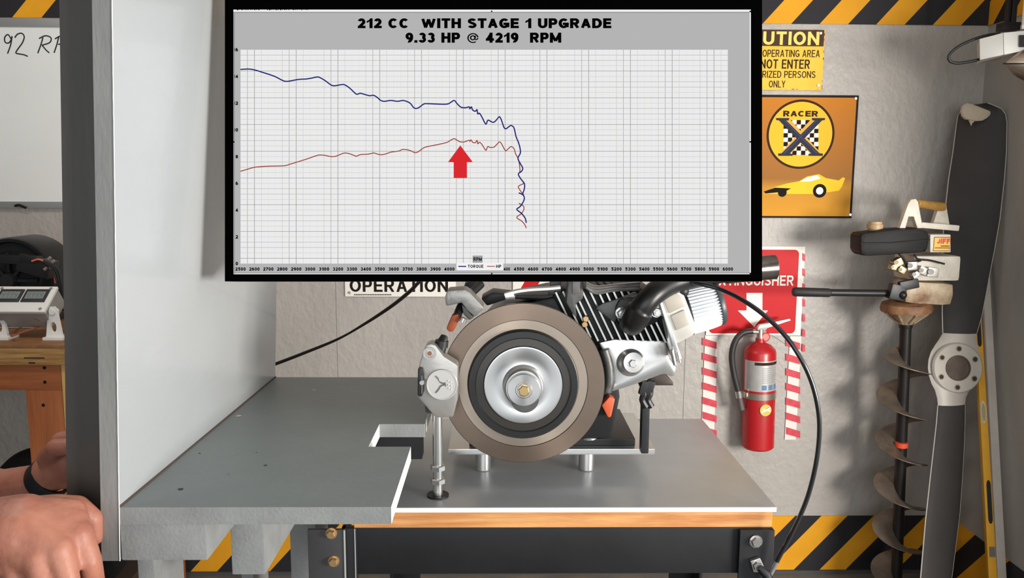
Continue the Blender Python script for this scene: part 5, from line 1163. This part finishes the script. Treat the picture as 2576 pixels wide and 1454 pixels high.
# near (right) hand: back of the hand, knuckles, four fingers pointing down, thumb hooked on the stud
wr = H(-70, 1345, 0.80)
kn_i, kn_m, kn_r, kn_p = H(196, 1345, 0.795), H(148, 1384, 0.772), H(96, 1408, 0.766), H(40, 1422, 0.772)
caps += chain([wr, H(60, 1318, 0.80), H(176, 1322, 0.805)], [0.034, 0.031, 0.020])
caps += chain([wr, H(60, 1345, 0.79), kn_m], [0.034, 0.033, 0.0150]); caps += chain([wr, H(30, 1365, 0.79), kn_r], [0.034, 0.031, 0.0150]); caps += chain([wr, H(-10, 1390, 0.79), kn_p], [0.032, 0.028, 0.0140])
caps += chain([H(90, 1325, 0.80), kn_i], [0.030, 0.0155])
caps += chain([H(120, 1290, 0.81), H(178, 1292, 0.815)], [0.017, 0.016])
caps += chain([kn_i, H(226, 1412, 0.79), H(240, 1492, 0.80), H(236, 1540, 0.82)], [0.0150, 0.0118, 0.0108, 0.0088])
caps += chain([kn_m, H(170, 1458, 0.764), H(178, 1540, 0.772), H(176, 1592, 0.795)], [0.0145, 0.0118, 0.0108, 0.0088])
caps += chain([kn_r, H(110, 1478, 0.758), H(116, 1556, 0.766), H(116, 1600, 0.79)], [0.0140, 0.0112, 0.0104, 0.0086])
caps += chain([kn_p, H(46, 1484, 0.764), H(54, 1546, 0.772), H(58, 1580, 0.79)], [0.0130, 0.0100, 0.0092, 0.0078])
caps += chain([H(20, 1310, 0.815), H(140, 1284, 0.83), H(192, 1277, 0.836), H(230, 1305, 0.838), H(238, 1352, 0.838)], [0.024, 0.0175, 0.0135, 0.0118, 0.0088])
# forearm, elbow, shoulder (right arm)
el_r = Vector((-0.98, 0.74, 1.07)); shr_ = Vector((-1.13, 0.80, 1.40))
fm = wr.lerp(el_r, 0.6)
caps += chain([wr, fm, el_r, el_r.lerp(shr_, 0.45), shr_], [0.032, 0.046, 0.042, 0.054, 0.062])
# left arm behind, hand on the outer face of the panel
wl = at(95, 1212, 1.10); el_l = Vector((-1.02, 1.16, 1.02)); shl_ = Vector((-1.15, 1.14, 1.40))
caps += chain([at(128, 1190, 1.09), wl, at(0, 1226, 1.11), wl.lerp(el_l, 0.65), el_l, el_l.lerp(shl_, .45), shl_], [0.026, 0.0245, 0.025, 0.040, 0.040, 0.052, 0.060])
hb_ = at(172, 1162, 1.08)
caps += chain([at(128, 1190, 1.09), hb_], [0.027, 0.026])
for j, (dz, ln) in enumerate(((0.030, .060), (0.012, .068), (-0.008, .064), (-0.026, .05))):
    a_ = hb_+Vector((0.0, 0.0, dz)); px_ = xin-th-0.011
    caps += chain([a_+Vector((-0.008, 0, 0)), Vector((px_, 1.07+0.01*j, a_.z+0.03)), Vector((px_, 1.075+0.01*j, a_.z+0.03+ln*0.8))], [0.0125, 0.0098, 0.0082])
caps += chain([hb_+Vector((-0.02, -0.01, 0.01)), hb_+Vector((0.0, -0.03, 0.03)), Vector((xin-th-0.012, 1.035, hb_.z+0.05))], [0.016, 0.012, 0.009])
# trunk, neck, head, legs
pel = Vector((-1.22, 0.97, 0.93)); che = Vector((-1.17, 0.97, 1.30)); nk = Vector((-1.13, 0.97, 1.47)); hd = Vector((-1.06, 0.97, 1.60))
for dy in (-0.09, 0.0, 0.09): caps += chain([pel+Vector((0, dy, 0)), Vector((-1.20, .97+dy, 1.1)), che+Vector((0, dy*1.1, 0))], [0.105, 0.105, 0.115])
caps += chain([shr_, che+Vector((0.02, -.05, .1)), che+Vector((.02, .05, .1)), shl_], [0.062, 0.08, 0.08, 0.060])
caps += chain([che+Vector((0, 0, .08)), nk, hd+Vector((-.02, 0, -.04))], [0.07, 0.056, 0.056])
caps += [(hd+Vector((-.02, 0, .02)), hd+Vector((.0, 0, .03)), 0.078, 0.076), (hd+Vector((0.02, 0, -.06)), hd+Vector((0.02, 0, .02)), 0.050, 0.066),
         (hd+Vector((0.083, 0, 0.008)), hd+Vector((0.098, 0, -.022)), 0.007, 0.012), (hd+Vector((.066, -.018, -.058)), hd+Vector((.066, .018, -.058)), 0.010, 0.010),
         (hd+Vector((-.01, -.078, 0.0)), hd+Vector((-.012, -.080, -.03)), 0.014, 0.010), (hd+Vector((-.01, .078, 0.0)), hd+Vector((-.012, .080, -.03)), 0.014, 0.010)]
legs = []
for sy_ in (-1, 1):
    hp = pel+Vector((0, sy_*0.09, -0.03)); kne = Vector((-1.17, .97+sy_*.12, 0.50)); ank = Vector((-1.24, .97+sy_*.13, 0.09))
    legs += chain([hp, kne, ank], [0.095, 0.062, 0.042]); legs += chain([ank+Vector((0, 0, -.05)), Vector((-1.07, .97+sy_*.15, 0.032))], [0.038, 0.030])
caps += legs
pers = thing('person', 'person at the left edge gripping the shield, black band on the far wrist', 'person', (-1.2, 0.97, 0))
def skin_mat():
    m = mat('skin', (180, 122, 100), 0.5, 0, 0, 22, 0.15, 160, None, (154, 94, 76)); bs = m.node_tree.nodes['Principled BSDF']
    bs.inputs['Subsurface Weight'].default_value = 0.12; bs.inputs['Subsurface Radius'].default_value = (0.01, 0.004, 0.002); return m
part('body', organic(caps, 0.0026, 5), skin_mat(), pers)
# nails
M_nail = mat('nail', (232, 190, 172), 0.3)
# clothes
sc_ = []
for dy in (-0.09, 0.0, 0.09): sc_ += chain([Vector((-1.22, .97+dy, .92)), Vector((-1.20, .97+dy, 1.1)), che+Vector((0, dy*1.1, 0))], [0.118, 0.117, 0.126])
sc_ += chain([shr_, che+Vector((0.02, -.05, .1)), che+Vector((.02, .05, .1)), shl_], [0.074, 0.089, 0.089, 0.072])
for s__, e__ in ((shr_, el_r), (shl_, el_l)): sc_ += chain([s__, s__.lerp(e__, 0.55)], [0.074, 0.070])
part('shirt', organic(sc_, 0.008, 4), mat('shirt_navy', (40, 44, 56), 0.85, 0, 0.15, 20, 0.3, 90), pers)
tr_ = []
for dy in (-0.09, 0.0, 0.09): tr_ += chain([pel+Vector((0, dy, 0.05)), pel+Vector((0, dy, -.03))], [0.113, 0.112])
for a__, c__, r0_, r1_ in legs:
    if c__.z > 0.05: tr_.append((a__, c__, r0_+0.014, r1_+0.02))
part('trousers', organic(tr_, 0.009, 4), mat('denim', (52, 60, 78), 0.85, 0, 0.2, 30), pers)
for sy_ in (-1, 1):
    b = organic(chain([Vector((-1.25, .97+sy_*.13, 0.06)), Vector((-1.05, .97+sy_*.15, 0.048))], [0.052, 0.044]), 0.007, 3); part('shoe', b, M_blk, pers)
b = organic([(hd+Vector((-.035, 0, .045)), hd+Vector((0.0, 0, .055)), 0.080, 0.070), (hd+Vector((-.05, 0, 0)), hd+Vector((-.05, 0, .03)), 0.064, 0.07)], 0.006, 3); part('hair', b, mat('hair_brown', (58, 44, 36), 0.7, 0, 0.3, 60), pers)
for sy_ in (-1, 1):
    b = MB(); b.ball(hd+Vector((.0665, sy_*.030, .012)), 0.0112, n=14); ey = part('eye', b, mat('eye_white', (230, 226, 220), 0.2), pers)
    b = MB(); b.ball(hd+Vector((.0738, sy_*.030, .012)), 0.0052, n=12); part('iris', b, mat('iris_brown', (60, 42, 30), 0.2), ey)
b = MB(); b.tube(spline([hd+Vector((.0755, -.020, -.056)), hd+Vector((.0785, 0, -.054)), hd+Vector((.0755, .020, -.056))], 4), 0.003, 8); part('mouth', b, mat('lip', (168, 98, 90), 0.5), pers)
# watch band on the left wrist
wd = (at(128, 1190, 1.09)-wl).normalized(); wc = at(126, 1203, 1.095)
b = MB(); b.lathe(wc-wd*0.012, wd+Vector((0, 0, 0.12)), [(0, 0.0268), (0, 0.0292), (0.003, 0.0302), (0.021, 0.0302), (0.024, 0.0292), (0.024, 0.0268)], 40); bd_ = part('wrist_band', b, mat('band_black', (26, 27, 29), 0.5, 0, 0.2, 60), pers)
